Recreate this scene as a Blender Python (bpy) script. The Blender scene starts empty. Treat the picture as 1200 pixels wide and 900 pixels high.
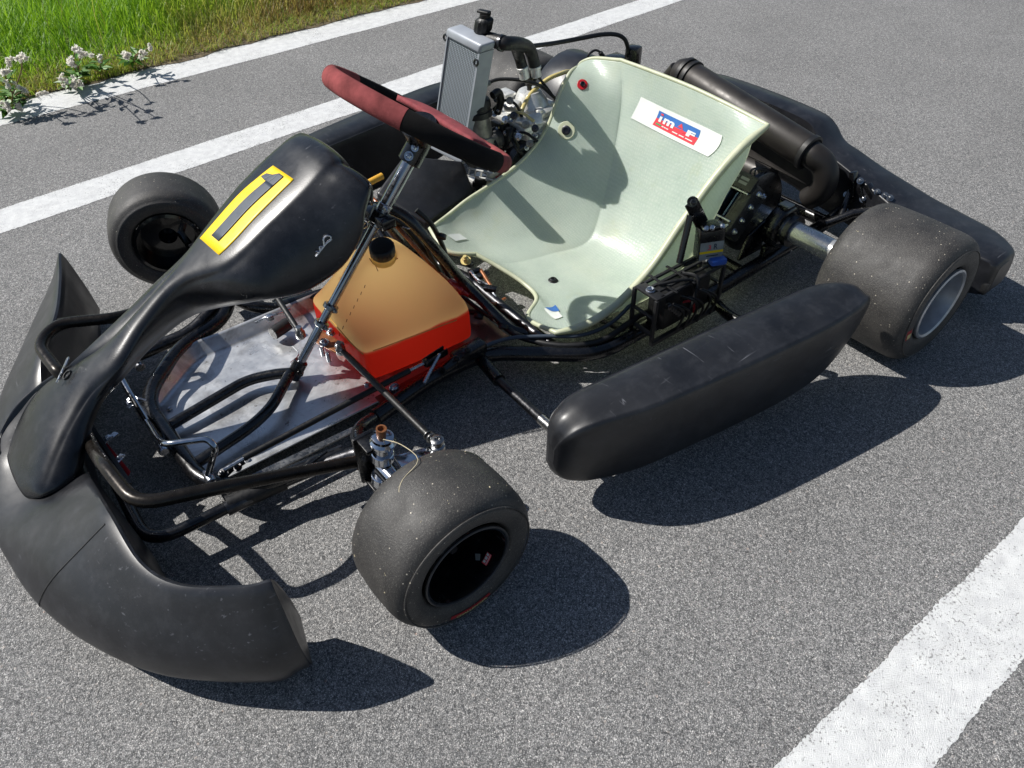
import bpy, bmesh, math, random
from mathutils import Vector, Matrix
V = Vector
rnd = random.Random(11)
C = bpy.context.scene.collection
scene = bpy.context.scene

# ------------------------------------------------------------------ camera model
CAM = V((1.3877, 1.1468, 1.0459))
YAW, PITCH, ROLL, FPX = math.radians(233.007), math.radians(42.9098), math.radians(-1.2331), 884.316
cf = V((math.cos(YAW)*math.cos(PITCH), math.sin(YAW)*math.cos(PITCH), -math.sin(PITCH)))
r0 = V((math.sin(YAW), -math.cos(YAW), 0)); u0 = r0.cross(cf)
cr = r0*math.cos(ROLL) + u0*math.sin(ROLL)
cu = -r0*math.sin(ROLL) + u0*math.cos(ROLL)

def ray(px, py): return cf + cr*((px-600)/FPX) - cu*((py-450)/FPX)
def at(px, py, i, val):
    d = ray(px, py); return CAM + d*((val-CAM[i])/d[i])
def X(px, py, x): return at(px, py, 0, x)      # measured point on the plane x = const
def Y(px, py, y): return at(px, py, 1, y)
def Z(px, py, z): return at(px, py, 2, z)
def proj(p):
    d = p-CAM; z = d.dot(cf); return (600+FPX*d.dot(cr)/z, 450-FPX*d.dot(cu)/z)

cam = bpy.data.cameras.new('camera'); co = bpy.data.objects.new('camera', cam); C.objects.link(co)
cam.sensor_width = 36; cam.lens = FPX/1200*36; cam.clip_start = .02; cam.clip_end = 2000
M = Matrix.Identity(4)
for i in range(3):
    M[i][0] = cr[i]; M[i][1] = cu[i]; M[i][2] = -cf[i]; M[i][3] = CAM[i]
co.matrix_world = M
scene.camera = co

# ------------------------------------------------------------------ light
SUN = V((.62, -.66, 1)).normalized()
el = math.asin(SUN.z); az = math.atan2(SUN.x, SUN.y)
w = bpy.data.worlds.new('World'); scene.world = w; w.use_nodes = True
nt = w.node_tree; bg = nt.nodes['Background']
sky = nt.nodes.new('ShaderNodeTexSky'); sky.sky_type = 'NISHITA'; sky.sun_disc = False
sky.sun_elevation = el; sky.sun_rotation = az; sky.air_density = 1.0; sky.dust_density = .6
nt.links.new(sky.outputs[0], bg.inputs[0]); bg.inputs[1].default_value = .055
sl = bpy.data.lights.new('sun', 'SUN'); sl.energy = 4.3; sl.angle = math.radians(.5); sl.color = (1, .965, .91)
so = bpy.data.objects.new('sun', sl); C.objects.link(so)
so.rotation_mode = 'QUATERNION'; so.rotation_quaternion = SUN.to_track_quat('Z', 'Y'); so.location = (3, -4, 5)
vs = scene.view_settings
vs.view_transform = 'Standard'; vs.look = 'None'; vs.gamma = 1; vs.exposure = .50; vs.use_curve_mapping = False

# ------------------------------------------------------------------ materials
def lin(h):
    h = h.lstrip('#'); o = []
    for i in (0, 2, 4):
        c = int(h[i:i+2], 16)/255; o.append(c/12.92 if c <= .04045 else ((c+.055)/1.055)**2.4)
    return (*o, 1)

class NT:
    def __init__(s, name):
        s.m = bpy.data.materials.new(name); s.m.use_nodes = True
        s.t = s.m.node_tree; s.b = s.t.nodes['Principled BSDF']; s.out = s.t.nodes['Material Output']
        s.tc = s.t.nodes.new('ShaderNodeTexCoord')
    def n(s, ty, **kw):
        o = s.t.nodes.new('ShaderNode'+ty)
        for k, v in kw.items():
            if k in o.inputs: o.inputs[k].default_value = v
            else: setattr(o, k, v)
        return o
    def l(s, a, b): s.t.links.new(a, b)
    def noise(s, scale, detail=4, rough=.6, coord='Object', vec=None, dist=0):
        o = s.n('TexNoise'); o.inputs['Scale'].default_value = scale; o.inputs['Detail'].default_value = detail
        o.inputs['Roughness'].default_value = rough; o.inputs['Distortion'].default_value = dist
        s.l(vec or s.tc.outputs[coord], o.inputs['Vector']); return o
    def voro(s, scale, coord='Object', feature='F1', vec=None):
        o = s.n('TexVoronoi', feature=feature); o.inputs['Scale'].default_value = scale
        s.l(vec or s.tc.outputs[coord], o.inputs['Vector']); return o
    def ramp(s, src, stops, interp='LINEAR'):
        o = s.n('ValToRGB'); e = o.color_ramp.elements; o.color_ramp.interpolation = interp
        while len(e) < len(stops): e.new(.5)
        for i, (p, c) in enumerate(stops):
            e[i].position = p; e[i].color = c if not isinstance(c, (int, float)) else (c, c, c, 1)
        s.l(src, o.inputs[0]); return o
    def mix(s, fac, a, b, mode='MIX'):
        o = s.n('MixRGB', blend_type=mode)
        for i, x in enumerate((fac, a, b)):
            if hasattr(x, 'links'): s.l(x, o.inputs[i])
            else: o.inputs[i].default_value = x
        return o.outputs[0]
    def math(s, op, a, b=0.):
        o = s.n('Math', operation=op)
        for i, x in enumerate((a, b)):
            if hasattr(x, 'links'): s.l(x, o.inputs[i])
            else: o.inputs[i].default_value = x
        return o.outputs[0]
    def base(s, c):
        if hasattr(c, 'links'): s.l(c, s.b.inputs['Base Color'])
        else: s.b.inputs['Base Color'].default_value = c
    def rough(s, c):
        if hasattr(c, 'links'): s.l(c, s.b.inputs['Roughness'])
        else: s.b.inputs['Roughness'].default_value = c
    def bump(s, h, strength=.3, dist=.001):
        o = s.n('Bump'); o.inputs['Strength'].default_value = strength; o.inputs['Distance'].default_value = dist
        s.l(h, o.inputs['Height']); s.l(o.outputs[0], s.b.inputs['Normal'])

def simple(name, col, rough=.5, metal=0, nscale=30, var=.25, rvar=.12, bump=0, bscale=200, coat=0, spec=.5):
    t = NT(name); c = lin(col) if isinstance(col, str) else col
    n = t.noise(nscale, 5)
    d = tuple(x*(1-var) for x in c[:3])+(1,); h = tuple(min(1, x*(1+var)) for x in c[:3])+(1,)
    t.base(t.ramp(n.outputs[0], [(.3, d), (.7, h)]).outputs[0])
    n2 = t.noise(nscale*2.7, 6)
    t.rough(t.ramp(n2.outputs[0], [(.3, max(.03, rough-rvar)), (.7, min(1, rough+rvar))]).outputs[0])
    t.b.inputs['Metallic'].default_value = metal
    t.b.inputs['Coat Weight'].default_value = coat
    t.b.inputs['Specular IOR Level'].default_value = spec
    if bump: t.bump(t.noise(bscale, 3).outputs[0], bump)
    return t.m

def scuffed_plastic(name, col='#121315', rough=.42, amount=1.0, dust=.35):
    """black moulded plastic with dust, fine scratches and rub marks"""
    t = NT(name); c = lin(col)
    n = t.noise(5, 5); dcol = lin('#7b7d84')
    cloud = t.math('ADD', t.ramp(n.outputs[0], [(.40, 0.), (.72, dust*.26)]).outputs[0], t.ramp(t.noise(38, 5, .7).outputs[0], [(.48, 0.), (.74, dust*.22)]).outputs[0])
    # scratches: strongly stretched noise, masked into patches
    m1 = t.n('Mapping'); t.l(t.tc.outputs['Object'], m1.inputs[0]); m1.inputs['Rotation'].default_value = (.5, .3, .6); m1.inputs['Scale'].default_value = (2.6, 170, 170)
    s1 = t.noise(1.0, 2, vec=m1.outputs[0]); sc1 = t.ramp(s1.outputs[0], [(.665, 0.), (.74, 1.)]).outputs[0]
    m2 = t.n('Mapping'); t.l(t.tc.outputs['Object'], m2.inputs[0]); m2.inputs['Rotation'].default_value = (.1, -.6, -.5); m2.inputs['Scale'].default_value = (170, 3.2, 170)
    s2 = t.noise(1.0, 2, vec=m2.outputs[0]); sc2 = t.ramp(s2.outputs[0], [(.67, 0.), (.745, 1.)]).outputs[0]
    patch = t.ramp(t.noise(7, 3).outputs[0], [(.50, 0.), (.68, .5*amount)]).outputs[0]
    scr = t.math('MULTIPLY', t.math('MAXIMUM', sc1, sc2), patch)
    sp = t.voro(130); spk = t.ramp(sp.outputs['Distance'], [(.07, .55), (.12, 0.)]).outputs[0]
    gate = t.ramp(sp.outputs['Color'], [(.86, 0.), (.88, 1.)]).outputs[0]
    spk = t.math('MULTIPLY', spk, gate)
    fac = t.math('MAXIMUM', t.math('MAXIMUM', scr, cloud), t.math('MULTIPLY', spk, amount*.5))
    t.base(t.mix(fac, c, dcol))
    r = t.ramp(t.noise(14, 5).outputs[0], [(.3, rough-.07), (.7, rough+.1)]).outputs[0]
    t.rough(t.mix(scr, r, (.75, .75, .75, 1)))
    t.bump(t.noise(420, 3).outputs[0], .12, .0006)
    t.b.inputs['Specular IOR Level'].default_value = .55
    return t.m

MT = {}
MT['plastic'] = scuffed_plastic('black_moulded_plastic', '#121317', .36, 1.2, .30)
MT['nose'] = scuffed_plastic('glossy_black_plastic', '#0e0f12', .29, 1., .30)
MT['pod'] = scuffed_plastic('dark_pod_plastic', '#131417', .40, 1.1, .26)
MT['blackpaint'] = simple('black_powder_coat', '#0b0b0d', .28, 0, 40, .3, .1, coat=.3)
MT['matblack'] = simple('matt_black', '#1b1b1c', .5, 0, 40, .3, .1)
MT['rubberhose'] = simple('black_rubber_hose', '#0c0c0d', .5, 0, 60, .3)
MT['chrome'] = simple('chrome', '#c9ccd0', .13, 1, 50, .12, .07)
MT['steel'] = simple('worn_steel', '#9a9a99', .3, 1, 60, .25, .1)
MT['darksteel'] = simple('dark_steel', '#4c4c4e', .34, 1, 60, .3, .12)
MT['zinc'] = simple('zinc_bolt', '#b9bcc2', .28, 1, 90, .2, .1)
MT['castalu'] = simple('cast_aluminium', '#d2d2ce', .36, .45, 70, .22, .1, .25, 350)
MT['radalu'] = simple('radiator_aluminium', '#9a9fa6', .45, .12, 30, .1, .08)
MT['exhaust'] = simple('brown_black_exhaust_steel', '#2f2c2a', .46, .35, 12, .25, .1, .1, 160)
MT['dirtyalu'] = simple('grimy_grey_metal', '#85827c', .42, .45, 45, .4, .15, .25, 300)
MT['copper'] = simple('tarnished_copper', '#8a5a3a', .45, .5, 90, .35)
MT['suede_red'] = simple('faded_red_suede', '#7e4141', .95, 0, 34, .36, .04, .5, 500, spec=.15)
MT['suede_black'] = simple('black_suede', '#191818', .92, 0, 26, .3, .04, .5, 500, spec=.15)
MT['redpad'] = simple('red_rubber_pad', '#7f363b', .85, 0, 60, .2, .1, .8, 300)
MT['yellow'] = simple('yellow_vinyl', '#f5cb16', .42, 0, 20, .06, .1)
MT['graphite'] = simple('dark_vinyl', '#3a434e', .45, 0, 20, .08, .1)
MT['white'] = simple('white_vinyl', '#dfe3dc', .38, 0, 20, .05, .1)
MT['logored'] = simple('red_print', '#d8434d', .45, 0, 20, .08)
MT['logoblue'] = simple('blue_print', '#3a6cb0', .45, 0, 20, .08)
MT['blue'] = simple('blue_plastic', '#2a56a8', .45, 0, 40, .2)
MT['redpart'] = simple('red_plastic', '#b01c24', .4, 0, 40, .2)
MT['redwire'] = simple('red_wire', '#b3202c', .5, 0, 40, .2)
MT['green'] = simple('green_print', '#3f9a5c', .5)
MT['greylabel'] = simple('grey_label', '#8a8c86', .5)
MT['orangehose'] = simple('amber_fuel_hose', '#8a4a1e', .25, 0, 40, .3, .08, coat=.4)
MT['yellowhose'] = simple('yellowed_clear_hose', '#c9b878', .3, 0, 40, .2, coat=.3)
MT['yellowgrip'] = simple('yellow_pedal_plastic', '#d9a436', .5, 0, 30, .15)
MT['filter'] = simple('red_fuel_filter', '#9c2323', .25, 0, 60, .3, coat=.5)
MT['tanstraw'] = simple('dry_straw', '#b3a88c', .8, 0, 60, .3)

def tyre_mat():
    t = NT('worn_slick_rubber')
    n = t.noise(18, 6); c = t.ramp(n.outputs[0], [(.3, lin('#272626')), (.72, lin('#403e3c'))]).outputs[0]
    sp = t.voro(125); g = t.ramp(sp.outputs['Color'], [(.66, 0.), (.68, 1.)]).outputs[0]
    d = t.ramp(sp.outputs['Distance'], [(.09, .9), (.16, 0.)]).outputs[0]
    geo = t.n('NewGeometry'); sx = t.n('SeparateXYZ'); t.l(t.tc.outputs['Object'], sx.inputs[0])
    patch = t.ramp(t.noise(22, 3).outputs[0], [(.36, .0), (.58, 1.)]).outputs[0]
    f = t.math('MULTIPLY', t.math('MULTIPLY', g, d), patch)
    c = t.mix(t.ramp(t.noise(520, 2).outputs[0], [(.56, 0.), (.66, .5)]).outputs[0], c, lin('#6a6862'))
    t.base(t.mix(f, c, lin('#cbc2b0')))
    t.rough(t.ramp(t.noise(30, 5).outputs[0], [(.3, .48), (.7, .66)]).outputs[0])
    t.bump(t.mix(.5, t.noise(260, 4).outputs[0], t.noise(700, 2).outputs[0]), .7, .0015)
    t.b.inputs['Specular IOR Level'].default_value = .5
    return t.m
MT['tyre'] = tyre_mat()

def seat_mat():
    t = NT('translucent_green_fibreglass'); uv = t.tc.outputs['UV']
    def wave(d):
        o = t.n('TexWave', wave_type='BANDS', bands_direction=d); o.inputs['Scale'].default_value = 34 if d == 'X' else 52
        o.inputs['Distortion'].default_value = 3.4; o.inputs['Detail'].default_value = 1; o.inputs['Detail Scale'].default_value = 2
        t.l(uv, o.inputs[0]); return o.outputs['Fac']
    weave = t.math('MULTIPLY', wave('X'), wave('Y'))
    n = t.noise(9, 6); n2 = t.noise(55, 4); big = t.noise(5, 4, .7)
    ms = t.n('Mapping'); t.l(uv, ms.inputs[0]); ms.inputs['Scale'].default_value = (150, 9, 1); ms.inputs['Rotation'].default_value = (0, 0, .5)
    fib = t.ramp(t.noise(1., 3, vec=ms.outputs[0]).outputs[0], [(.56, 0.), (.72, .45)]).outputs[0]
    wp = t.math('MULTIPLY', weave, t.ramp(big.outputs[0], [(.35, .30), (.65, .85)]).outputs[0])
    col = t.ramp(n.outputs[0], [(.3, lin('#c3d3cc')), (.55, lin('#d3e0d8')), (.75, lin('#dee5d8'))]).outputs[0]
    col = t.mix(wp, col, lin('#f6faf6'))
    col = t.mix(fib, col, lin('#e3ebe2'))
    col = t.mix(t.ramp(n2.outputs[0], [(.55, 0.), (.8, .3)]).outputs[0], col, lin('#94ab9f'))
    col = t.mix(t.ramp(t.noise(14, 5, .7).outputs[0], [(.58, 0.), (.72, .35)]).outputs[0], col, lin('#c9cfa4'))
    t.base(col); t.rough(t.ramp(n2.outputs[0], [(.3, .17), (.7, .38)]).outputs[0])
    t.bump(weave, .22, .0008)
    tr = t.n('BsdfTranslucent'); tr.inputs[0].default_value = lin('#f2f7e0')
    mx = t.n('MixShader'); mx.inputs[0].default_value = .52
    t.l(t.b.outputs[0], mx.inputs[1]); t.l(tr.outputs[0], mx.inputs[2]); t.l(mx.outputs[0], t.out.inputs[0])
    return t.m
MT['seat'] = seat_mat()
def seat_rim_mat():
    t = NT('yellowed_resin_edge'); n = t.noise(40, 5)
    t.base(t.ramp(n.outputs[0], [(.3, lin('#c6ccac')), (.7, lin('#dadcc2'))]).outputs[0]); t.rough(.35)
    tr = t.n('BsdfTranslucent'); tr.inputs[0].default_value = lin('#c9cfa0')
    mx = t.n('MixShader'); mx.inputs[0].default_value = .25
    t.l(t.b.outputs[0], mx.inputs[1]); t.l(tr.outputs[0], mx.inputs[2]); t.l(mx.outputs[0], t.out.inputs[0]); return t.m
MT['seatrim'] = seat_rim_mat()

def tank_mat():
    t = NT('yellowed_fuel_tank'); n = t.noise(14, 5); n2 = t.noise(40, 4)
    sx = t.n('SeparateXYZ'); t.l(t.tc.outputs['Object'], sx.inputs[0])
    col = t.ramp(n.outputs[0], [(.3, lin('#e3ce7c')), (.55, lin('#efdd92')), (.75, lin('#f5e7ac'))]).outputs[0]
    st = t.ramp(n2.outputs[0], [(.62, 0.), (.78, .3)]).outputs[0]
    col = t.mix(st, col, lin('#8d5a2a'))
    wob = t.math('ADD', sx.outputs['Z'], t.math('MULTIPLY', t.math('SUBTRACT', t.noise(18, 2).outputs[0], .5), .008))
    red = t.ramp(wob, [(.1285, 1.), (.1325, 0.)]).outputs[0]          # fuel stands to this level inside
    dk = t.ramp(wob, [(.130, 0.), (.1335, .6), (.146, 0.)]).outputs[0]
    col = t.mix(dk, col, lin('#a8551f'))
    col = t.mix(red, col, t.ramp(n.outputs[0], [(.3, lin('#c01a20')), (.7, lin('#e02c2c'))]).outputs[0])
    t.base(col); t.rough(t.ramp(n2.outputs[0], [(.3, .28), (.7, .45)]).outputs[0])
    tr = t.n('BsdfTranslucent'); t.l(t.mix(red, lin('#fff2c6'), lin('#d8382e')), tr.inputs[0])
    mx = t.n('MixShader'); mx.inputs[0].default_value = .9
    t.l(t.b.outputs[0], mx.inputs[1]); t.l(tr.outputs[0], mx.inputs[2]); t.l(mx.outputs[0], t.out.inputs[0])
    return t.m
MT['tank'] = tank_mat()

def tray_mat():
    t = NT('scratched_aluminium_tray')
    n = t.noise(26, 6, .7); m = t.n('Mapping'); t.l(t.tc.outputs['Object'], m.inputs[0]); m.inputs['Scale'].default_value = (10, 220, 10); m.inputs['Rotation'].default_value = (0, 0, .5)
    s = t.noise(1.2, 3, vec=m.outputs[0])
    c = t.ramp(n.outputs[0], [(.3, lin('#b9bbbd')), (.7, lin('#dcdee0'))]).outputs[0]
    c = t.mix(t.ramp(s.outputs[0], [(.6, 0.), (.7, .5)]).outputs[0], c, lin('#e2e4e6'))
    sx = t.n('SeparateXYZ'); t.l(t.tc.outputs['Object'], sx.inputs[0])
    # oil and fuel stains towards the tank end of the tray
    g = t.ramp(t.math('ADD', sx.outputs['X'], t.math('MULTIPLY', t.math('SUBTRACT', t.noise(20, 4).outputs[0], .5), .22)), [(.90, .85), (1.02, 0.)]).outputs[0]
    c = t.mix(g, c, lin('#7b4226'))
    sm = t.ramp(t.noise(7, 6, .75, dist=1.).outputs[0], [(.50, 0.), (.66, .55)]).outputs[0]; c = t.mix(sm, c, lin('#77706a'))
    d = t.ramp(t.noise(60, 3).outputs[0], [(.66, 0.), (.7, .6)]).outputs[0]; c = t.mix(d, c, lin('#5a5148'))
    t.base(c); t.b.inputs['Metallic'].default_value = .68; t.rough(t.ramp(n.outputs[0], [(.3, .24), (.7, .44)]).outputs[0])
    t.bump(s.outputs[0], .1); return t.m
MT['tray'] = tray_mat()

def core_mat():
    t = NT('radiator_core'); uv = t.tc.outputs['UV']
    br = t.n('TexBrick'); t.l(uv, br.inputs['Vector']); br.inputs['Scale'].default_value = 1.0
    br.inputs['Brick Width'].default_value = .10; br.inputs['Row Height'].default_value = .0125; br.inputs['Mortar Size'].default_value = .002
    w1 = t.n('TexWave', wave_type='BANDS', bands_direction='X'); w1.inputs['Scale'].default_value = 6.5; t.l(uv, w1.inputs[0])
    w2 = t.n('TexWave', wave_type='BANDS', bands_direction='Y'); w2.inputs['Scale'].default_value = 22; t.l(uv, w2.inputs[0])
    f = t.math('MULTIPLY', t.ramp(w1.outputs['Fac'], [(.15, .25), (.5, 1.)]).outputs[0], t.ramp(w2.outputs['Fac'], [(.1, .55), (.6, 1.)]).outputs[0])
    t.base(t.mix(f, lin('#2c3136'), lin('#969fa7'))); t.b.inputs['Metallic'].default_value = .5; t.rough(.45)
    t.bump(f, .8, .003); return t.m
MT['core'] = core_mat()

def aggregate(t):
    """crushed-stone asphalt colour and height"""
    v1 = t.voro(640); v2 = t.voro(320); n = t.noise(2.2, 4); fine = t.noise(700, 2)
    a = t.ramp(v1.outputs['Color'], [(0., lin('#353638')), (.34, lin('#626365')), (.64, lin('#8b8b8b')), (.82, lin('#c2c0be')), (.93, lin('#ebe9e6')), (1., lin('#fbf8f4'))]).outputs[0]
    b = t.ramp(v2.outputs['Color'], [(0., lin('#4e4f51')), (.5, lin('#8a8a89')), (.90, lin('#bebbb8')), (.965, lin('#dccfc4')), (1., lin('#dfa48c'))]).outputs[0]
    col = t.mix(.45, a, b)
    edge = t.ramp(v1.outputs['Distance'], [(.25, 1.12), (.75, .42)]).outputs[0]
    col = t.mix(1., col, edge, 'MULTIPLY')
    m = t.noise(95, 3, .7); col = t.mix(1., col, t.ramp(m.outputs[0], [(.34, .84), (.5, 1.), (.68, 1.16)]).outputs[0], 'MULTIPLY')
    col = t.mix(1., col, t.ramp(n.outputs[0], [(.3, .90), (.7, 1.10)]).outputs[0], 'MULTIPLY')
    stn = t.ramp(t.noise(1.1, 6, .75, dist=.6).outputs[0], [(.60, 1.), (.70, .84)]).outputs[0]; col = t.mix(1., col, stn, 'MULTIPLY')
    v3 = t.voro(38); g = t.ramp(v3.outputs['Color'], [(.965, 0.), (.97, .75)], 'CONSTANT').outputs[0]
    d = t.ramp(v3.outputs['Distance'], [(.10, 1.), (.14, 0.)]).outputs[0]
    col = t.mix(t.math('MULTIPLY', g, d), col, lin('#d3a594'))
    h = t.math('ADD', t.math('MULTIPLY', t.ramp(v1.outputs['Distance'], [(.1, 1.), (.8, 0.)]).outputs[0], .7), t.math('MULTIPLY', fine.outputs[0], .4))
    h = t.math('ADD', h, t.ramp(v1.outputs['Color'], [(0., 0.), (1., .6)]).outputs[0])
    return col, h
def asphalt():
    t = NT('grey_asphalt'); col, h = aggregate(t)
    t.base(col); t.rough(.8); t.b.inputs['Specular IOR Level'].default_value = .35
    t.bump(h, .55, .0022); return t.m
MT['asphalt'] = asphalt()
def paint():
    t = NT('worn_white_road_paint'); col, h = aggregate(t)
    uv = t.tc.outputs['UV']; sx = t.n('SeparateXYZ'); t.l(uv, sx.inputs[0])     # UV x: 0..1 across the line
    e = t.math('ABSOLUTE', t.math('SUBTRACT', sx.outputs['X'], .5))
    edge = t.ramp(e, [(.38, 0.), (.5, .07)]).outputs[0]
    big = t.math('MULTIPLY', t.ramp(t.noise(7, 5).outputs[0], [(.4, 0.), (.75, 1.)]).outputs[0], .16)
    g = t.noise(230, 3).outputs[0]
    k = t.math('ADD', t.math('ADD', g, edge), big)
    m = t.ramp(k, [(.655, 0.), (.73, .8)]).outputs[0]
    wcol = t.ramp(t.noise(40, 5).outputs[0], [(.3, lin('#c6c7c8')), (.7, lin('#dfe0df'))]).outputs[0]
    wcol = t.mix(t.ramp(t.noise(16, 6, .75).outputs[0], [(.46, 0.), (.72, .25)]).outputs[0], wcol, lin('#a5a5a4'))
    t.base(t.mix(m, wcol, col)); t.rough(.62); t.bump(h, .6, .0022); return t.m
MT['paint'] = paint()
def soil():
    t = NT('verge_soil'); n = t.noise(40, 6); v = t.voro(150)
    c = t.ramp(n.outputs[0], [(.3, lin('#2c261c')), (.55, lin('#5a4e3a')), (.75, lin('#87785c'))]).outputs[0]
    c = t.mix(.4, c, t.ramp(v.outputs['Color'], [(0., lin('#3a3226')), (1., lin('#9b8d70'))]).outputs[0])
    sx = t.n('SeparateXYZ'); t.l(t.tc.outputs['Object'], sx.inputs[0])
    far = t.ramp(t.math('ADD', t.math('MULTIPLY', sx.outputs['Y'], -.1), t.math('MULTIPLY', n.outputs[0], .06)), [(.235, 0.), (.30, 1.)]).outputs[0]
    gcol = t.ramp(t.noise(1.3, 6, .7).outputs[0], [(.3, lin('#55782a')), (.55, lin('#7c9c3a')), (.75, lin('#a3a85a'))]).outputs[0]
    c = t.mix(far, c, gcol)
    t.base(c); t.rough(.95); t.bump(n.outputs[0], .8, .01); return t.m
MT['soil'] = soil()
def grassm():
    t = NT('grass_blades')
    at_ = t.n('Attribute', attribute_name='hue'); n = t.noise(3, 3)
    c = t.ramp(at_.outputs['Fac'], [(0., lin('#5b8f1e')), (.35, lin('#80ad2a')), (.62, lin('#a3b645')), (.82, lin('#b9a968')), (1., lin('#8a6c48'))]).outputs[0]
    t.base(c); t.rough(.5)
    tr = t.n('BsdfTranslucent'); t.l(t.mix(.15, c, lin('#c5d832')), tr.inputs[0])
    mx = t.n('MixShader'); mx.inputs[0].default_value = .5
    t.l(t.b.outputs[0], mx.inputs[1]); t.l(tr.outputs[0], mx.inputs[2]); t.l(mx.outputs[0], t.out.inputs[0]); return t.m
MT['grass'] = grassm()
MT['leaf'] = simple('weed_leaf', '#4f7a24', .5, 0, 30, .3)
MT['stem'] = simple('weed_stem', '#6c5a38', .7, 0, 30, .3)
def fluffm():
    t = NT('white_seed_fluff'); n = t.noise(60, 3); c = t.ramp(n.outputs[0], [(.3, lin('#e6e2d8')), (.7, lin('#f7f4ee'))]).outputs[0]
    t.base(c); t.rough(.95); tr = t.n('BsdfTranslucent'); t.l(c, tr.inputs[0]); mx = t.n('MixShader'); mx.inputs[0].default_value = .6
    t.l(t.b.outputs[0], mx.inputs[1]); t.l(tr.outputs[0], mx.inputs[2]); t.l(mx.outputs[0], t.out.inputs[0]); return t.m
MT['fluff'] = fluffm()

# ------------------------------------------------------------------ geometry helpers
def crom(p0, p1, p2, p3, t):
    return ((2*p1) + (p2-p0)*t + (2*p0-5*p1+4*p2-p3)*t*t + (3*p1-p0-3*p2+p3)*t*t*t)*.5
def spline(pts, k=6, closed=False):
    n = len(pts); out = []
    rng = range(n) if closed else range(n-1)
    for i in rng:
        g = (lambda j: pts[j % n]) if closed else (lambda j: pts[max(0, min(n-1, j))] if 0 <= j < n else (2*pts[0]-pts[1] if j < 0 else 2*pts[-1]-pts[-2]))
        for s in range(k): out.append(crom(g(i-1), g(i), g(i+1), g(i+2), s/k))
    if not closed: out.append(pts[-1].copy() if hasattr(pts[-1], 'copy') else pts[-1])
    return out
def fillet(pts, r, k=6):
    """polyline with rounded corners: bent tube"""
    out = [pts[0]]
    for i in range(1, len(pts)-1):
        a, b, c = pts[i-1], pts[i], pts[i+1]
        d1, d2 = (a-b), (c-b); l = min(r, d1.length*.48, d2.length*.48)
        p, q = b+d1.normalized()*l, b+d2.normalized()*l
        for s in range(k+1):
            t = s/k; out.append(p*(1-t)**2 + b*(2*t*(1-t)) + q*t*t)
    out.append(pts[-1]); return out
def frame(d):
    d = d.normalized(); a = V((0, 0, 1)) if abs(d.z) < .9 else V((1, 0, 0))
    x = a.cross(d).normalized(); return x, d.cross(x)

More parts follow.
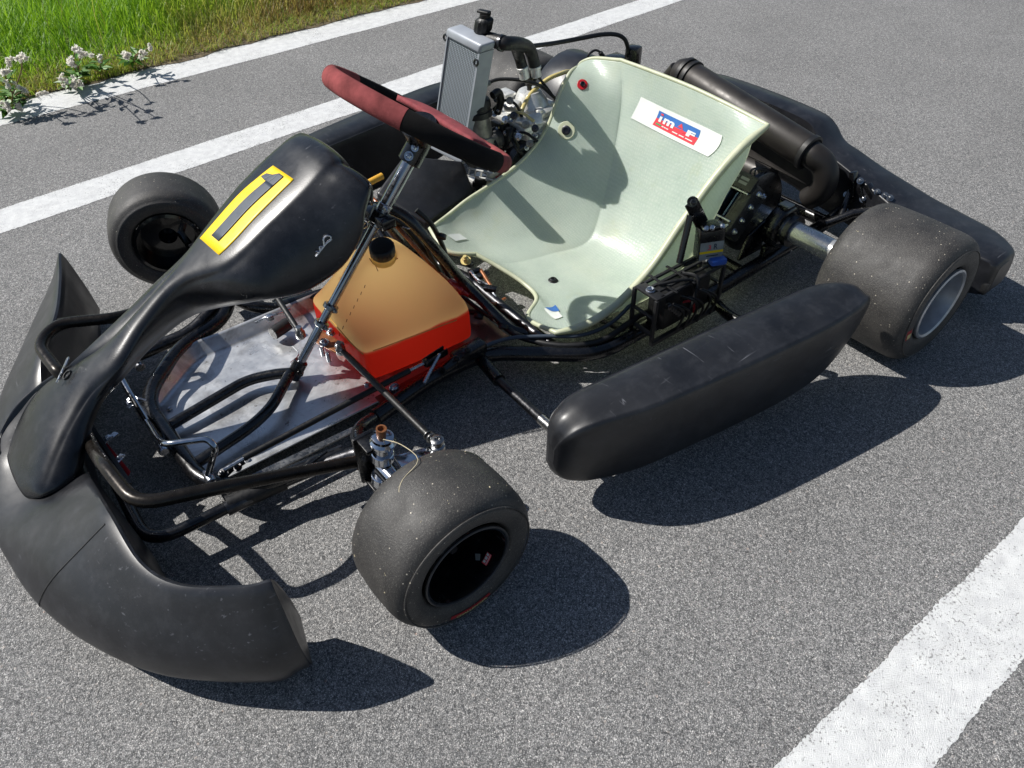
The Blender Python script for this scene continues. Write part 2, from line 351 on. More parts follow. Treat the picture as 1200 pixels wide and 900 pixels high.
class MB:
    def __init__(s): s.v = []; s.f = []; s.uv = {}; s.mi = []; s.cur = 0
    def add(s, vs, fs):
        o = len(s.v); s.v += [V(p) for p in vs]
        for f in fs: s.f.append(tuple(o+i for i in f)); s.mi.append(s.cur)
        return s
    def tube(s, pts, r, n=12, caps=True, closed=False):
        pts = [V(p) for p in pts]; m = len(pts); rs = r if isinstance(r, (list, tuple)) else [r]*m
        if len(rs) != m: rs = [rs[0]+(rs[-1]-rs[0])*i/(m-1) for i in range(m)]
        vs = []; x = None
        for i, p in enumerate(pts):
            if closed: d = pts[(i+1) % m]-pts[i-1]
            else: d = (pts[min(m-1, i+1)]-pts[max(0, i-1)])
            if d.length < 1e-9: d = V((0, 0, 1))
            d.normalize()
            if x is None: x, y = frame(d)
            else:
                x = (x-d*x.dot(d)).normalized(); y = d.cross(x)
            for j in range(n):
                a = 2*math.pi*j/n; vs.append(p+(x*math.cos(a)+y*math.sin(a))*rs[i])
        fs = []
        for i in range(m if closed else m-1):
            for j in range(n):
                a = i*n+j; b = i*n+(j+1) % n; i2 = (i+1) % m; c = i2*n+(j+1) % n; d = i2*n+j
                fs.append((a, b, c, d))
        if caps and not closed:
            fs.append(tuple(range(n-1, -1, -1))); fs.append(tuple((m-1)*n+j for j in range(n)))
        return s.add(vs, fs)
    def lathe(s, o, axis, prof, n=40, caps=True, x=None):
        """prof: list of (radius, height along axis)"""
        o = V(o); d = V(axis).normalized(); x, y = frame(d); vs = []
        for (r, h) in prof:
            for j in range(n):
                a = 2*math.pi*j/n; vs.append(o+d*h+(x*math.cos(a)+y*math.sin(a))*r)
        fs = []
        for i in range(len(prof)-1):
            for j in range(n):
                fs.append((i*n+j, i*n+(j+1) % n, (i+1)*n+(j+1) % n, (i+1)*n+j))
        if caps:
            fs.append(tuple(range(n-1, -1, -1))); fs.append(tuple((len(prof)-1)*n+j for j in range(n)))
        return s.add(vs, fs)
    def cyl(s, a, b, r, r2=None, n=24, ch=.0015):
        a, b = V(a), V(b); L = (b-a).length; r2 = r if r2 is None else r2; ch = min(ch, r*.4, r2*.4, L*.3)
        return s.lathe(a, b-a, [(r-ch, 0), (r, ch), (r2, L-ch), (r2-ch, L)], n)
    def box(s, c, dims, rot=None, bevel=.003, seg=2):
        bm = bmesh.new(); bmesh.ops.create_cube(bm, size=1)
        for v in bm.verts: v.co = V((v.co.x*dims[0], v.co.y*dims[1], v.co.z*dims[2]))
        if bevel: bmesh.ops.bevel(bm, geom=bm.edges[:], offset=min(bevel, min(dims)*.45), segments=seg, affect='EDGES', profile=.5)
        R = rot if rot is not None else Matrix.Identity(3)
        bm.verts.index_update()
        s.add([V(c)+R @ v.co for v in bm.verts], [tuple(v.index for v in f.verts) for f in bm.faces]); bm.free(); return s
    def prism(s, outline, thick, bevel=0):
        """closed 3D outline (coplanar, CCW) extruded by vector thick"""
        n = len(outline); t = V(thick); vs = [V(p) for p in outline]+[V(p)+t for p in outline]
        fs = [tuple(range(n-1, -1, -1)), tuple(range(n, 2*n))]+[(i, (i+1) % n, n+(i+1) % n, n+i) for i in range(n)]
        if bevel:
            bm = bmesh.new(); bv = [bm.verts.new(p) for p in vs]
            for f in fs: bm.faces.new([bv[i] for i in f])
            bmesh.ops.recalc_face_normals(bm, faces=bm.faces)
            bmesh.ops.bevel(bm, geom=bm.edges[:], offset=bevel, segments=3, affect='EDGES', profile=.5, clamp_overlap=True)
            bm.verts.index_update(); s.add([v.co.copy() for v in bm.verts], [tuple(v.index for v in f.verts) for f in bm.faces]); bm.free(); return s
        return s.add(vs, fs)
    def hexbolt(s, p, axis, r=.006, h=.005):
        p = V(p); a = V(axis).normalized()
        s.lathe(p, a, [(r*1.5, 0), (r*1.5, h*.25)], 16)
        s.lathe(p+a*h*.25, a, [(r, 0), (r, h*.8), (r*.85, h)], 6)
        s.lathe(p+a*h*1.2, a, [(r*.55, 0), (r*.55, h*.4), (r*.4, h*.5)], 10); return s
    def grid(s, P, uvs=None, closed_v=False):
        n, m = len(P), len(P[0]); o = len(s.v); s.v += [V(p) for r in P for p in r]
        for i in range(n-1):
            for j in range(m-1 if not closed_v else m):
                j2 = (j+1) % m; f = (o+i*m+j, o+i*m+j2, o+(i+1)*m+j2, o+(i+1)*m+j)
                if uvs: s.uv[len(s.f)] = [((i)/(n-1), (j)/(m-1)), (i/(n-1), (j+1)/(m-1)), ((i+1)/(n-1), (j+1)/(m-1)), ((i+1)/(n-1), j/(m-1))]
                s.f.append(f); s.mi.append(s.cur)
        return s
    def build(s, name, mat, parent=None, smooth=True, ang=38, solid=0, subs=0, offset=-1, fix=True):
        me = bpy.data.meshes.new(name); me.from_pydata([tuple(p) for p in s.v], [], s.f)
        mats = mat if isinstance(mat, (list, tuple)) else [mat]
        for m in mats: me.materials.append(m if not isinstance(m, str) else MT[m])
        for i, p in enumerate(me.polygons): p.material_index = s.mi[i]
        if s.uv:
            ul = me.uv_layers.new(name='UVMap')
            for i, p in enumerate(me.polygons):
                u = s.uv.get(i)
                if u:
                    for k, li in enumerate(p.loop_indices): ul.data[li].uv = u[k]
        if fix and not s.uv:
            bm = bmesh.new(); bm.from_mesh(me); bmesh.ops.recalc_face_normals(bm, faces=bm.faces); bm.to_mesh(me); bm.free()
        if smooth:
            me.polygons.foreach_set('use_smooth', [True]*len(me.polygons)); me.set_sharp_from_angle(angle=math.radians(ang))
        o = bpy.data.objects.new(name, me); C.objects.link(o)
        if parent: o.parent = parent
        if subs:
            md = o.modifiers.new('sub', 'SUBSURF'); md.levels = subs; md.render_levels = subs
        if solid:
            md = o.modifiers.new('solid', 'SOLIDIFY'); md.thickness = solid; md.offset = offset
        return o

class MP(MB):
    """each primitive added becomes an object of its own"""
    def __init__(s): super().__init__(); s.pieces = []; s.depth = 0
    def _one(s, fn, *a, **k):
        if s.depth == 0: s.pieces.append(MB())
        t = s.pieces[-1]; s.depth += 1; fn(t, *a, **k); s.depth -= 1; return s
    def build(s, *a, **k):
        o = None
        for p in s.pieces: o = p.build(*a, **k)
        return o
for _n in ('tube', 'lathe', 'cyl', 'box', 'prism', 'hexbolt', 'grid', 'add'):
    setattr(MP, _n, (lambda f: lambda s, *a, **k: s._one(f, *a, **k))(getattr(MB, _n)))

class Surf:
    """smooth surface through a net of control points"""
    def __init__(s, rows): s.r = [[V(p) for p in q] for q in rows]; s.n = len(rows); s.m = len(rows[0])
    def _c(s, arr, t):
        n = len(arr); i = min(int(t), n-2); f = t-i
        g = lambda j: arr[j] if 0 <= j < n else (2*arr[0]-arr[1] if j < 0 else 2*arr[-1]-arr[-2])
        return crom(g(i-1), g(i), g(i+1), g(i+2), f)
    def __call__(s, u, v):
        u = min(1, max(0, u)); v = min(1, max(0, v))
        return s._c([s._c(q, v*(s.m-1)) for q in s.r], u*(s.n-1))
    def normal(s, u, v):
        e = 2e-3; a = s(min(1, u+e), v)-s(max(0, u-e), v); b = s(u, min(1, v+e))-s(u, max(0, v-e))
        n = a.cross(b).normalized(); return n if n.dot(CAM-s(u, v)) > 0 else -n
    def net(s, nu, nv): return [[s(i/nu, j/nv) for j in range(nv+1)] for i in range(nu+1)]
    def find(s, px, py, N=60):
        best = None; lo = [0, 1, 0, 1]
        for k in range(3):
            for i in range(N+1):
                for j in range(N+1):
                    u = lo[0]+(lo[1]-lo[0])*i/N; v = lo[2]+(lo[3]-lo[2])*j/N
                    p = s(u, v); q = proj(p); d = math.hypot(q[0]-px, q[1]-py)
                    d = d+(p-CAM).length*60 if d < 9 else d+600
                    if best is None or d < best[0]: best = (d, u, v)
            if k == 0: pass
            du = (lo[1]-lo[0])*2/N; dv = (lo[3]-lo[2])*2/N; N = 12
            lo = [max(0, best[1]-du), min(1, best[1]+du), max(0, best[2]-dv), min(1, best[2]+dv)]
        return best[1], best[2]
class Patch:
    """a flat decal wrapped on a Surf: (a,b) in 0..1 -> point lifted off the surface"""
    def __init__(s, surf, tl, tr, br, bl, lift=.0008):
        s.s = surf; s.k = [surf.find(*p) for p in (tl, tr, br, bl)]; s.lift = lift
    def __call__(s, a, b, extra=0):
        k = s.k; u = (k[0][0]*(1-a)+k[1][0]*a)*(1-b)+(k[3][0]*(1-a)+k[2][0]*a)*b
        v = (k[0][1]*(1-a)+k[1][1]*a)*(1-b)+(k[3][1]*(1-a)+k[2][1]*a)*b
        return s.s(u, v)+s.s.normal(u, v)*(s.lift+extra)
    def rect(s, mb, a0, a1, b0, b1, extra=0, n=8):
        return mb.grid([[s(a0+(a1-a0)*i/n, b0+(b1-b0)*j/n, extra) for j in range(n+1)] for i in range(n+1)])

def text_polys(body, bold=.0):
    cu_ = bpy.data.curves.new('t', 'FONT'); cu_.body = body; cu_.size = 1; cu_.offset = bold; cu_.resolution_u = 3
    o = bpy.data.objects.new('t', cu_); C.objects.link(o); bpy.context.view_layer.update()
    me = bpy.data.meshes.new_from_object(o.evaluated_get(bpy.context.evaluated_depsgraph_get()))
    vs = [(v.co.x, v.co.y) for v in me.vertices]; fs = [tuple(p.vertices) for p in me.polygons]
    bpy.data.objects.remove(o); bpy.data.curves.remove(cu_); bpy.data.meshes.remove(me)
    x0 = min(v[0] for v in vs); x1 = max(v[0] for v in vs); y0 = min(v[1] for v in vs); y1 = max(v[1] for v in vs)
    return [((x-x0)/(x1-x0), (y-y0)/(y1-y0)) for x, y in vs], fs
def put_text(mb, body, fn, a0, a1, b0, b1, bold=.0):
    """write text into the rectangle a0..a1 x b0..b1 (b down) of the mapping fn"""
    vs, fs = text_polys(body, bold)
    return mb.add([fn(a0+(a1-a0)*x, b1+(b0-b1)*y) for x, y in vs], fs)

def prop(o, label=None, cat=None, group=None, kind=None):
    if label: o['label'] = label
    if cat: o['category'] = cat
    if group: o['group'] = group
    if kind: o['kind'] = kind
    return o
def copy_tree(o, parent=None):
    c = o.copy(); C.objects.link(c)
    if parent: c.parent = parent
    for ch in list(o.children): copy_tree(ch, c)
    return c

# ================================================================== ground
def sheet(name, x0, x1, y0, y1, z, mat, kind='structure', nx=1, ny=1, jit=0, uvacross=False):
    mb = MB(); r = random.Random(len(name)); P = []
    for i in range(nx+1):
        row = []
        for j in range(ny+1):
            y = y0+(y1-y0)*j/ny
            if jit and j in (0, ny): y += r.uniform(-jit, jit)
            row.append(V((x0+(x1-x0)*i/nx, y, z)))
        P.append(row)
    mb.grid(P, uvs=True)
    o = mb.build(name, mat, smooth=False); o['kind'] = kind
    if uvacross:
        ul = o.data.uv_layers[0]
        for l in ul.data: l.uv = (l.uv[1], l.uv[0])
    return o
road = sheet('road', -200, 200, -200, 200, 0, 'asphalt')
def line(name, pts, wid, label=None):
    """painted line: a thin sheet with slightly uneven edges, pts = centre points"""
    mb = MB(); r = random.Random(int(wid*1000)); n = 0; P = []
    (xa, ya), (xb, yb) = pts
    e0 = e1 = 0; ts = [0.]
    while ts[-1] < 1:
        x = xa+(xb-xa)*ts[-1]; ts.append(min(1, ts[-1]+(.004 if -2.4 < x < 1.9 else .05)/abs(xb-xa)))
    for t in ts:
        x = xa+(xb-xa)*t; y = ya+(yb-ya)*t
        e0 = e0*.97+r.uniform(-.0006, .0006); e1 = e1*.97+r.uniform(-.0006, .0006)
        f0, f1 = e0+r.uniform(-.0016, .0016), e1+r.uniform(-.0016, .0016)
        P.append([V((x, y-wid/2+f0, .0009)), V((x, y-wid*.2, .0009)), V((x, y+wid*.2, .0009)), V((x, y+wid/2+f1, .0009))])
    mb.grid(P, uvs=True); o = mb.build(name, 'paint', smooth=False)
    ul = o.data.uv_layers[0]
    for l in ul.data: l.uv = (l.uv[1], l.uv[0])
    o['kind'] = 'structure'; return o
line('road_edge_line', [(4.2, -1.816), (-6.0, -2.06)], .175)
line('road_lane_line', [(4.2, -.935), (-6.0, -1.64)], .138)
line('road_near_line', [(4.2, 1.085), (-6.0, 1.16)], .124)
# verge: soil bank beside the edge line, one sheet
mb = MB(); P = []; r = random.Random(5)
for i in range(181):
    x = -12+i*.1; row = []
    for j, (dy, z) in enumerate([(0, .0025), (.05, .007), (.14, .014), (.4, .03), (1.2, .05), (4, .08), (14, .2), (60, .5)]):
        yl = -1.905+(x-4.2)*.0239
        row.append(V((x, yl-dy+(r.uniform(-.022, .022) if j < 3 else 0), z+(r.uniform(-.003, .004) if 0 < j < 5 else 0))))
    P.append(row)
mb.grid(P, uvs=True); vg = mb.build('grass_verge_ground', 'soil'); vg['kind'] = 'structure'

# grass: one mass of blades
def edge_y(x): return -1.905+(x-4.2)*.0239
vs, fs, hue = [], [], []

r = random.Random(3)
def blade(x, y, z, h, wd, lean, a, hv):
    o = len(vs); dx, dy = math.cos(a), math.sin(a); px, py = -dy*wd/2, dx*wd/2
    for k, t in enumerate((0, .4, .75)):
        ww = 1-t*.55; off = lean*t*t
        vs.append((x+dx*off+px*ww, y+dy*off+py*ww, z+h*t*(1-.25*lean/h*t))); vs.append((x+dx*off-px*ww, y+dy*off-py*ww, z+h*t*(1-.25*lean/h*t)))
    vs.append((x+dx*lean, y+dy*lean, z+h*(1-.25*lean/h)))
    fs.extend([(o, o+1, o+3, o+2), (o+2, o+3, o+5, o+4), (o+4, o+5, o+6)]); hue.extend([hv]*7)
N = 0
while N < 62000:
    x = r.uniform(-2.6, 2.6); d = (r.random()**1.7)*3.6
    if d > 2.2 and r.random() < .4: continue
    y = edge_y(x)-d
    # ragged dry strip at the edge
    patch = math.sin(x*5.1+1)*.5+math.sin(x*11.3+2.1)*.3+math.sin(x*23+y*9)*.2
    start = .03+.03*patch + (.05 if x < .75 else -.03)
    if d < start: continue
    near = max(0, 1-(d-start)/.28)
    clump = math.sin(x*7+y*5)*math.sin(y*8-x*3)
    dry = near*.5 + .22*max(0, math.sin(x*1.7+2)*math.sin(y*2.1+.5)) + (.28 if x < .5 else 0)*max(0, 1-d/1.0) + max(0, math.sin(x*2.3+y*1.7))*.15 + r.uniform(-.15, .2) + .1*clump
    if near > .1 and r.random() < near*.25: continue
    h = (.022+.12*min(1, (d-start)/.42)+(.09 if x < .6 else .0)*min(1, d/.5))*r.uniform(.5, 1.25)*(1+.25*clump)
    z = .004+.025*min(1, d/.4)+.012*d
    blade(x, y, z, h, r.uniform(.0022, .0052), h*r.uniform(.15, .85), r.uniform(0, 6.283), min(1, max(0, .25+dry*.8)))
    N += 1
for k in range(700):                       # brown flower stalks and taller blades
    x = r.uniform(-2.6, 2.6); d = r.uniform(.2, 3.4); blade(x, edge_y(x)-d, .03+.012*d, r.uniform(.16, .34), r.uniform(.0018, .003), r.uniform(.02, .10), r.uniform(0, 6.283), r.uniform(.75, 1.) if r.random() < .6 else r.uniform(0, .3))
for k in range(15000):                     # short dry stalks matted along the edge
    x = r.uniform(-2.6, 2.2); d = abs(r.gauss(0, .13))+.005
    if d > .45: continue
    h = r.uniform(.012, .05); blade(x, edge_y(x)-d, .003+.012*min(1, d/.15), h, r.uniform(.0014, .0032), h*r.uniform(.6, 1.6), r.uniform(0, 6.283), r.uniform(.62, 1.0) if r.random() < .82 else r.uniform(.2, .5))
me = bpy.data.meshes.new('grass'); me.from_pydata(vs, [], fs); me.materials.append(MT['grass'])
a = me.attributes.new('hue', 'FLOAT', 'POINT'); a.data.foreach_set('value', hue)
g = bpy.data.objects.new('grass', me); C.objects.link(g); g['kind'] = 'stuff'
prop(g, 'bright green grass with a dry brown edge along the white road line', 'grass')

# weeds gone to seed: white fluffy heads
def weed(heads, base, label):
    root = bpy.data.objects.new('seeding_weed', None); C.objects.link(root); root.location = base
    prop(root, label, 'plant', 'weeds with white seed fluff on the verge')
    b = V(base); st = MB(); lf = MB()
    r = random.Random(int(base[0]*1000))
    for hx in heads:
        hv = V(hx)-b
        st.tube(spline([V((0, 0, 0)), hv*.5+V((r.uniform(-.02, .02), r.uniform(-.02, .02), .01)), hv], 5), [.0028, .0016], 6)
        for q in range(5):
            t = r.uniform(.1, .8); p = hv*t; a_ = r.uniform(0, 6.28); L = r.uniform(.03, .06)
            d = V((math.cos(a_), math.sin(a_), r.uniform(-.1, .5)))*L; s_ = d.cross(V((0, 0, 1))).normalized()*L*.22
            lf.add([p, p+d*.5+s_+V((0, 0, .006)), p+d, p+d*.5-s_+V((0, 0, .006))], [(0, 1, 2, 3)])
    for q in range(14):
        a_ = r.uniform(0, 6.28); L = r.uniform(.03, .065); d = V((math.cos(a_), math.sin(a_), r.uniform(.2, .9)))*L
        s_ = d.cross(V((0, 0, 1))).normalized()*L*.2
        lf.add([V((0, 0, .0)), d*.5+s_, d-V((0, 0, .02)), d*.5-s_], [(0, 1, 2, 3)])
    st.build('stem', 'stem', root); lf.build('foliage', 'leaf', root, smooth=False)
    for hx in heads:
        c = V(hx)-b; f = MB()
        for k in range(r.randint(4, 6)):
            cc = c+V((r.gauss(0, .0062), r.gauss(0, .0062), r.gauss(0, .0075)))
            R0 = r.uniform(.006, .0105); f.lathe(cc-V((0, 0, R0*.55)), (r.uniform(-.4, .4), r.uniform(-.4, .4), 1), [(R0*.2, 0), (R0*.55, R0*.25), (R0*.62, R0*.6), (R0*.4, R0*.95), (R0*.1, R0*1.1)], 9)
            for q in range(60):
                d = V((r.gauss(0, 1), r.gauss(0, 1), r.gauss(0, 1))).normalized(); L = R0*r.uniform(.5, 1.35)
                s_ = d.orthogonal().normalized()*.0013
                p = cc+d*L*.2; e = cc+d*L
                f.add([p-s_, p+s_, e+s_*.8+V((0, 0, r.uniform(-.002, .002))), e-s_*.8], [(0, 1, 2, 3)])
        f.build('seed_head', 'fluff', root, smooth=False)
def gp(px, py, h): return tuple(Z(px-2, py-3, h))
weed([gp(14, 76, .17), gp(5, 88, .16), gp(28, 70, .18)], gp(16, 116, .03), 'seeding weed with the tallest white fluff at the far left of the verge')
weed([gp(91, 60, .20), gp(85, 75, .19), (gp(98, 66, .20))], gp(93, 94, .03), 'tall seeding weed with bright white fluffy heads near the road line')
weed([gp(118, 70, .15)], gp(118, 85, .03), 'single-headed seeding weed between the tall white weed and the dry edge')
weed([gp(150, 68, .10), gp(168, 65, .10), gp(176, 60, .11)], gp(158, 76, .03), 'low row of small white seed heads at the right end of the weeds')
weed([gp(76, 97, .10), gp(97, 101, .07), gp(86, 100, .08)], gp(86, 104, .02), 'short white-headed weed overhanging the road line')
weed([gp(8, 126, .06), gp(22, 127, .05), gp(12, 105, .1), gp(28, 110, .08), gp(50, 113, .07)], gp(14, 132, .02), 'spreading weed with white fluff lying over the road line at the left edge')

# ================================================================== go-kart
kart = bpy.data.objects.new('go_kart', None); C.objects.link(kart)
prop(kart, 'black racing go-kart with pale green fibreglass seat and yellow number 1 on its nose', 'go-kart')
K = kart

# ---------------- wheels
def tyre_profile(R, w, rb):
    # (radius, height) from the outer bead round the tread to the inner bead; h = 0 is the outer face
    k = [(rb, -.014), (rb+.006, -.006), (rb+.016, -.001), ((rb+R)/2+.004, 0), (R-.016, -.004), (R-.007, -.012), (R-.0015, -.026), (R, -.045), (R+.001, -w/2)]
    k = k+[(q[0], -w-q[1]) for q in reversed(k[:-1])]
    k = [V((a, b, 0)) for a, b in k]
    return [(p.x, p.y) for p in spline(k, 4)]
def make_wheel(name, c, axis, R, w, rb, kind):
    """c: centre of the outer face; axis: outward"""
    c = V(c); a = V(axis).normalized()
    rim = MB()
    if kind == 'rear':
        rim.lathe(c, a, [(rb-.001, -.012), (rb+.003, -.006), (rb+.003, -.001), (rb-.001, .001), (rb-.005, -.002), (rb-.008, -.02), (rb-.012, -.05), (rb-.014, -.118), (.033, -.122), (.030, -.12), (.030, -.10), (.001, -.10)], 56, caps=False)
        rim.lathe(c, a, [(rb-.001, -w+.012), (rb+.003, -w+.006), (rb-.004, -w+.004), (rb-.008, -w+.02), (rb-.014, -.11), (.032, -.112)], 56, caps=False)
    else:
        rim.lathe(c, a, [(rb-.001, -.013), (rb+.003, -.007), (rb+.002, -.004), (rb-.004, -.005), (rb-.007, -.018), (rb-.010, -.05), (rb-.012, -.085), (.045, -.092), (.022, -.088), (.020, -.06), (.017, -.056), (.001, -.056)], 56, caps=False)
        rim.lathe(c, a, [(rb-.001, -w+.012), (rb+.003, -w+.006), (rb-.004, -w+.004), (rb-.008, -w+.02), (rb-.014, -.095), (.02, -.097)], 56, caps=False)
    o = rim.build('wheel', MT['satin'] if kind == 'rear' else MT['rimblack'], K, ang=30)
    ty = MB(); ty.lathe(c, a, tyre_profile(R+.0015, w, rb+.002), 96, caps=False)
    # moulded ring lines on the sidewall
    for rr in ((rb+R)/2+.012,):
        pts = []; x, y = frame(a)
        for j in range(96):
            t = 2*math.pi*j/96; pts.append(c+a*(-.0012)+(x*math.cos(t)+y*math.sin(t))*rr)
        ty.tube(pts, .0014, 6, closed=True)
    for p in ty.v: p.z = max(p.z, .0012)          # the tread flattens where it stands
    ty.build('tyre', 'tyre', o, ang=60)
    lip = MB(); x, y = frame(a); lip.tube([c-a*.0045+(x*math.cos(2*math.pi*j/72)+y*math.sin(2*math.pi*j/72))*(rb+.0005) for j in range(72)], .0018, 8, closed=True); lip.build('rim_lip', MT['liphighlight'] if kind != 'rear' else MT['satin'], o)
    return o, c, a
MT['liphighlight'] = simple('front_rim_lip_highlight', '#3c3d40', .4, .4, 60, .3)  # lip highlight of the black front rims, put in as a lighter grey colour
MT['satin'] = simple('satin_grey_rim', '#a9adb2', .42, .75, 40, .15, .08)
MT['rimblack'] = simple('black_magnesium_rim', '#0a0b0d', .2, .1, 40, .3, .08, coat=.5)
RF, WF, RR, WR = .1225, .141, .1355, .208
wl, cl, al = make_wheel('front', (1.0734, .6219, RF), (-math.sin(.013), math.cos(.013), 0), RF, WF, .071, 'front')
wr, crr, ar = make_wheel('front', (1.0734, -.634, RF), (math.sin(-.285), -math.cos(-.285), 0), RF, WF, .071, 'front')
rl, crl, arl = make_wheel('rear', (0, .7145, RR), (0, 1, 0), RR, WR, .073, 'rear')
rrr, crr2, arr = make_wheel('rear', (0, -.7145, RR), (0, -1, 0), RR, WR, .073, 'rear')
wl['label'] = 'front wheel nearest the camera with red sticker in its black rim'
def face_map(c, a, h=0.0):
    """mapping on a wheel face: returns f(x, y) with x along +forward as seen from outside, y down"""
    a = a.normalized(); fx = V((0, 0, 1)).cross(a).normalized(); up = V((0, 0, 1))
    return lambda x, y: c+a*h+fx*x-up*y
fx = V((0, 0, 1)).cross(al); UP = V((0, 0, 1))
def on_face(px, py, c, a, h):
    d = ray(px, py); o = c+a*h; t = (o-CAM).dot(a)/d.dot(a); return CAM+d*t
def barrel(t, h, rr): return cl+al*h+(fx*math.cos(t)+UP*math.sin(t))*rr
def barrel_find(px, py, rr):
    best = None
    for i in range(240):
        for j in range(40):
            t = 2*math.pi*i/240; h = -.006-.078*j/39; p = barrel(t, h, rr)
            nrm = -(p-cl-al*h); 
            if nrm.dot(CAM-p) < 0: continue
            q = proj(p); d = math.hypot(q[0]-px, q[1]-py)
            if best is None or d < best[0]: best = (d, t, h)
    return best[1], best[2]
def barrel_quad(corners, rr=.0605):
    k = [barrel_find(*p, rr) for p in corners]
    def f(a, b):
        g = lambda i: (k[0][i]*(1-a)+k[1][i]*a)*(1-b)+(k[3][i]*(1-a)+k[2][i]*a)*b
        return barrel(g(0), g(1), rr)
    return f
f = barrel_quad([(571, 646), (576, 651), (569, 663), (564.5, 659)], .0600)
mb = MB(); mb.grid([[f(i/6, j/6) for j in range(7)] for i in range(7)]); mb.build('rim_sticker', 'logored', wl, solid=.0004)
f2 = barrel_quad([(571, 646), (576, 651), (569, 663), (564.5, 659)], .0594)
mb = MB(); 
for a0, a1 in ((.10, .30), (.38, .62), (.70, .90)): mb.grid([[f2(.15+.45*j/3, 1-(a0+(a1-a0)*i/3)) for j in range(4)] for i in range(4)])
mb.grid([[f2(.78+.1*j/2, 1-(.05+.9*i/4)) for j in range(3)] for i in range(5)])
mb.build('sticker_print', 'white', wl)
f = barrel_quad([(557, 648.5), (562.5, 649), (562.5, 656.5), (557, 656)], .0600)
mb = MB(); mb.grid([[f(i/4, j/4) for j in range(5)] for i in range(5)]); mb.build('inspection_label', 'greylabel', wl)
hub = MB(); hub.lathe(cl+al*-.056, al, [(.012, 0), (.012, .008), (.007, .010), (.007, .016)], 6)
hub.build('axle_nut', 'darksteel', wl)
for k in range(3):
    t = 4.3+k*2*math.pi/3; n_ = MB(); n_.hexbolt(cl+al*-.091+(fx*math.cos(t)+UP*math.sin(t))*.038, al, .006, .008); n_.build('wheel_nut', 'zinc', wl)
# red sidewall lettering at the bottom of the near front tyre, and on the near rear tyre
def side_text(body, c, a, r0, r1, pxa, pxb, mat, parent, lift=.0012, bold=.02):
    """body runs round the sidewall from the angle of pixel pxa to that of pxb"""
    F = V((0, 0, 1)).cross(a).normalized()
    ang = []
    for p in (pxa, pxb):
        q = on_face(*p, c, a, 0)-c; ang.append(math.atan2(q.z, q.dot(F)))
    while ang[1]-ang[0] > math.pi: ang[1] -= 2*math.pi
    while ang[1]-ang[0] < -math.pi: ang[1] += 2*math.pi
    vs_, fs_ = text_polys(body, bold) if body else (None, None)
    def m(x, y):
        t = ang[0]+(ang[1]-ang[0])*x; rr_ = r0+(r1-r0)*y
        hh = lift - max(0, rr_-.104)*.18
        return c+a*hh+(F*math.cos(t)+UP*math.sin(t))*rr_
    mb = MB()
    if body: mb.add([m(x, y) for x, y in vs_], fs_)
    else: mb.grid([[m(i/14, j/3) for j in range(4)] for i in range(15)])
    return mb.build('sidewall_lettering', mat, parent)
MT['sideyellow'] = simple('pale_yellow_print', '#b3a878', .6)
MT['sidered'] = simple('red_sidewall_print', '#8e1f26', .6)
tyre_l = [o for o in wl.children if o.name.startswith('tyre')][0]
tyre_rl = [o for o in rl.children if o.name.startswith('tyre')][0]
side_text('', cl, al, .0935, .1005, (529, 722), (572, 693), 'sidered', wl, .0012)
side_text('CHALLENGER', cl, al, .101, .0965, (535, 720), (569, 697), 'sideyellow', wl, .0020)
side_text('', crl, arl, .098, .112, (1053, 408), (1062, 391), 'sidered', rl, .0012)
side_text('1', crl, arl, .110, .100, (1055, 405), (1060, 396), 'sideyellow', rl, .002)
# straw, grit and seeds sticking to the treads
r = random.Random(21)
def grit(c, a, R, w, n, parent, seed):
    r = random.Random(seed); a = a.normalized(); F = V((0, 0, 1)).cross(a).normalized(); mb = MB()
    for k in range(n):
        t = math.radians(r.uniform(10, 175)); h = -r.uniform(.028, w-.03); L = abs(r.gauss(0, .0016))+.0014
        o = F*math.cos(t)+UP*math.sin(t); p = c+a*h+o*(R+.0005); tg = (a*math.cos(r.uniform(0, 6.28))+o.cross(a)*math.sin(r.uniform(0, 6.28))).normalized()
        b = o.cross(tg).normalized(); wd = r.uniform(.0006, .0013)
        mb.add([p-tg*L*.5-b*wd, p+tg*L*.5-b*wd, p+tg*L*.5+b*wd, p-tg*L*.5+b*wd, p+o*.0012], [(0, 1, 4), (1, 2, 4), (2, 3, 4), (3, 0, 4)])
    return mb.build('tread_grit', 'tanstraw', parent, smooth=False)
for g_ in (grit(cl, al, RF, WF, 70, wl, 4), grit(crl, arl, RR, WR, 45, rl, 5)): g_['kind'] = 'stuff'
def tread_pt(px, py, c, a, R):
    # first hit of the pixel ray with the tread cylinder
    d = ray(px, py); a = a.normalized(); o = CAM-c; dd = d-a*d.dot(a); oo = o-a*o.dot(a)
    A = dd.dot(dd); B = 2*dd.dot(oo); Cc = oo.dot(oo)-R*R; t = (-B-math.sqrt(max(0, B*B-4*A*Cc)))/(2*A); return CAM+d*t
mb = MP(); mb.tube(spline([X(450, 520, 1.07)+V((0, 0, .01)), X(470, 521, 1.07), tread_pt(490, 539, cl, al, RF+.004), tread_pt(472, 562, cl, al, RF+.001), tread_pt(468, 578, cl, al, RF+.001), tread_pt(480, 582, cl, al, RF+.001)], 4), .00065, 5)
mb.tube(spline([tread_pt(545, 529, cl, al, RF+.001), tread_pt(556, 532, cl, al, RF+.001), tread_pt(566, 539, cl, al, RF+.001)], 3), .0008, 5)
mb.build('straw', 'tanstraw', wl)

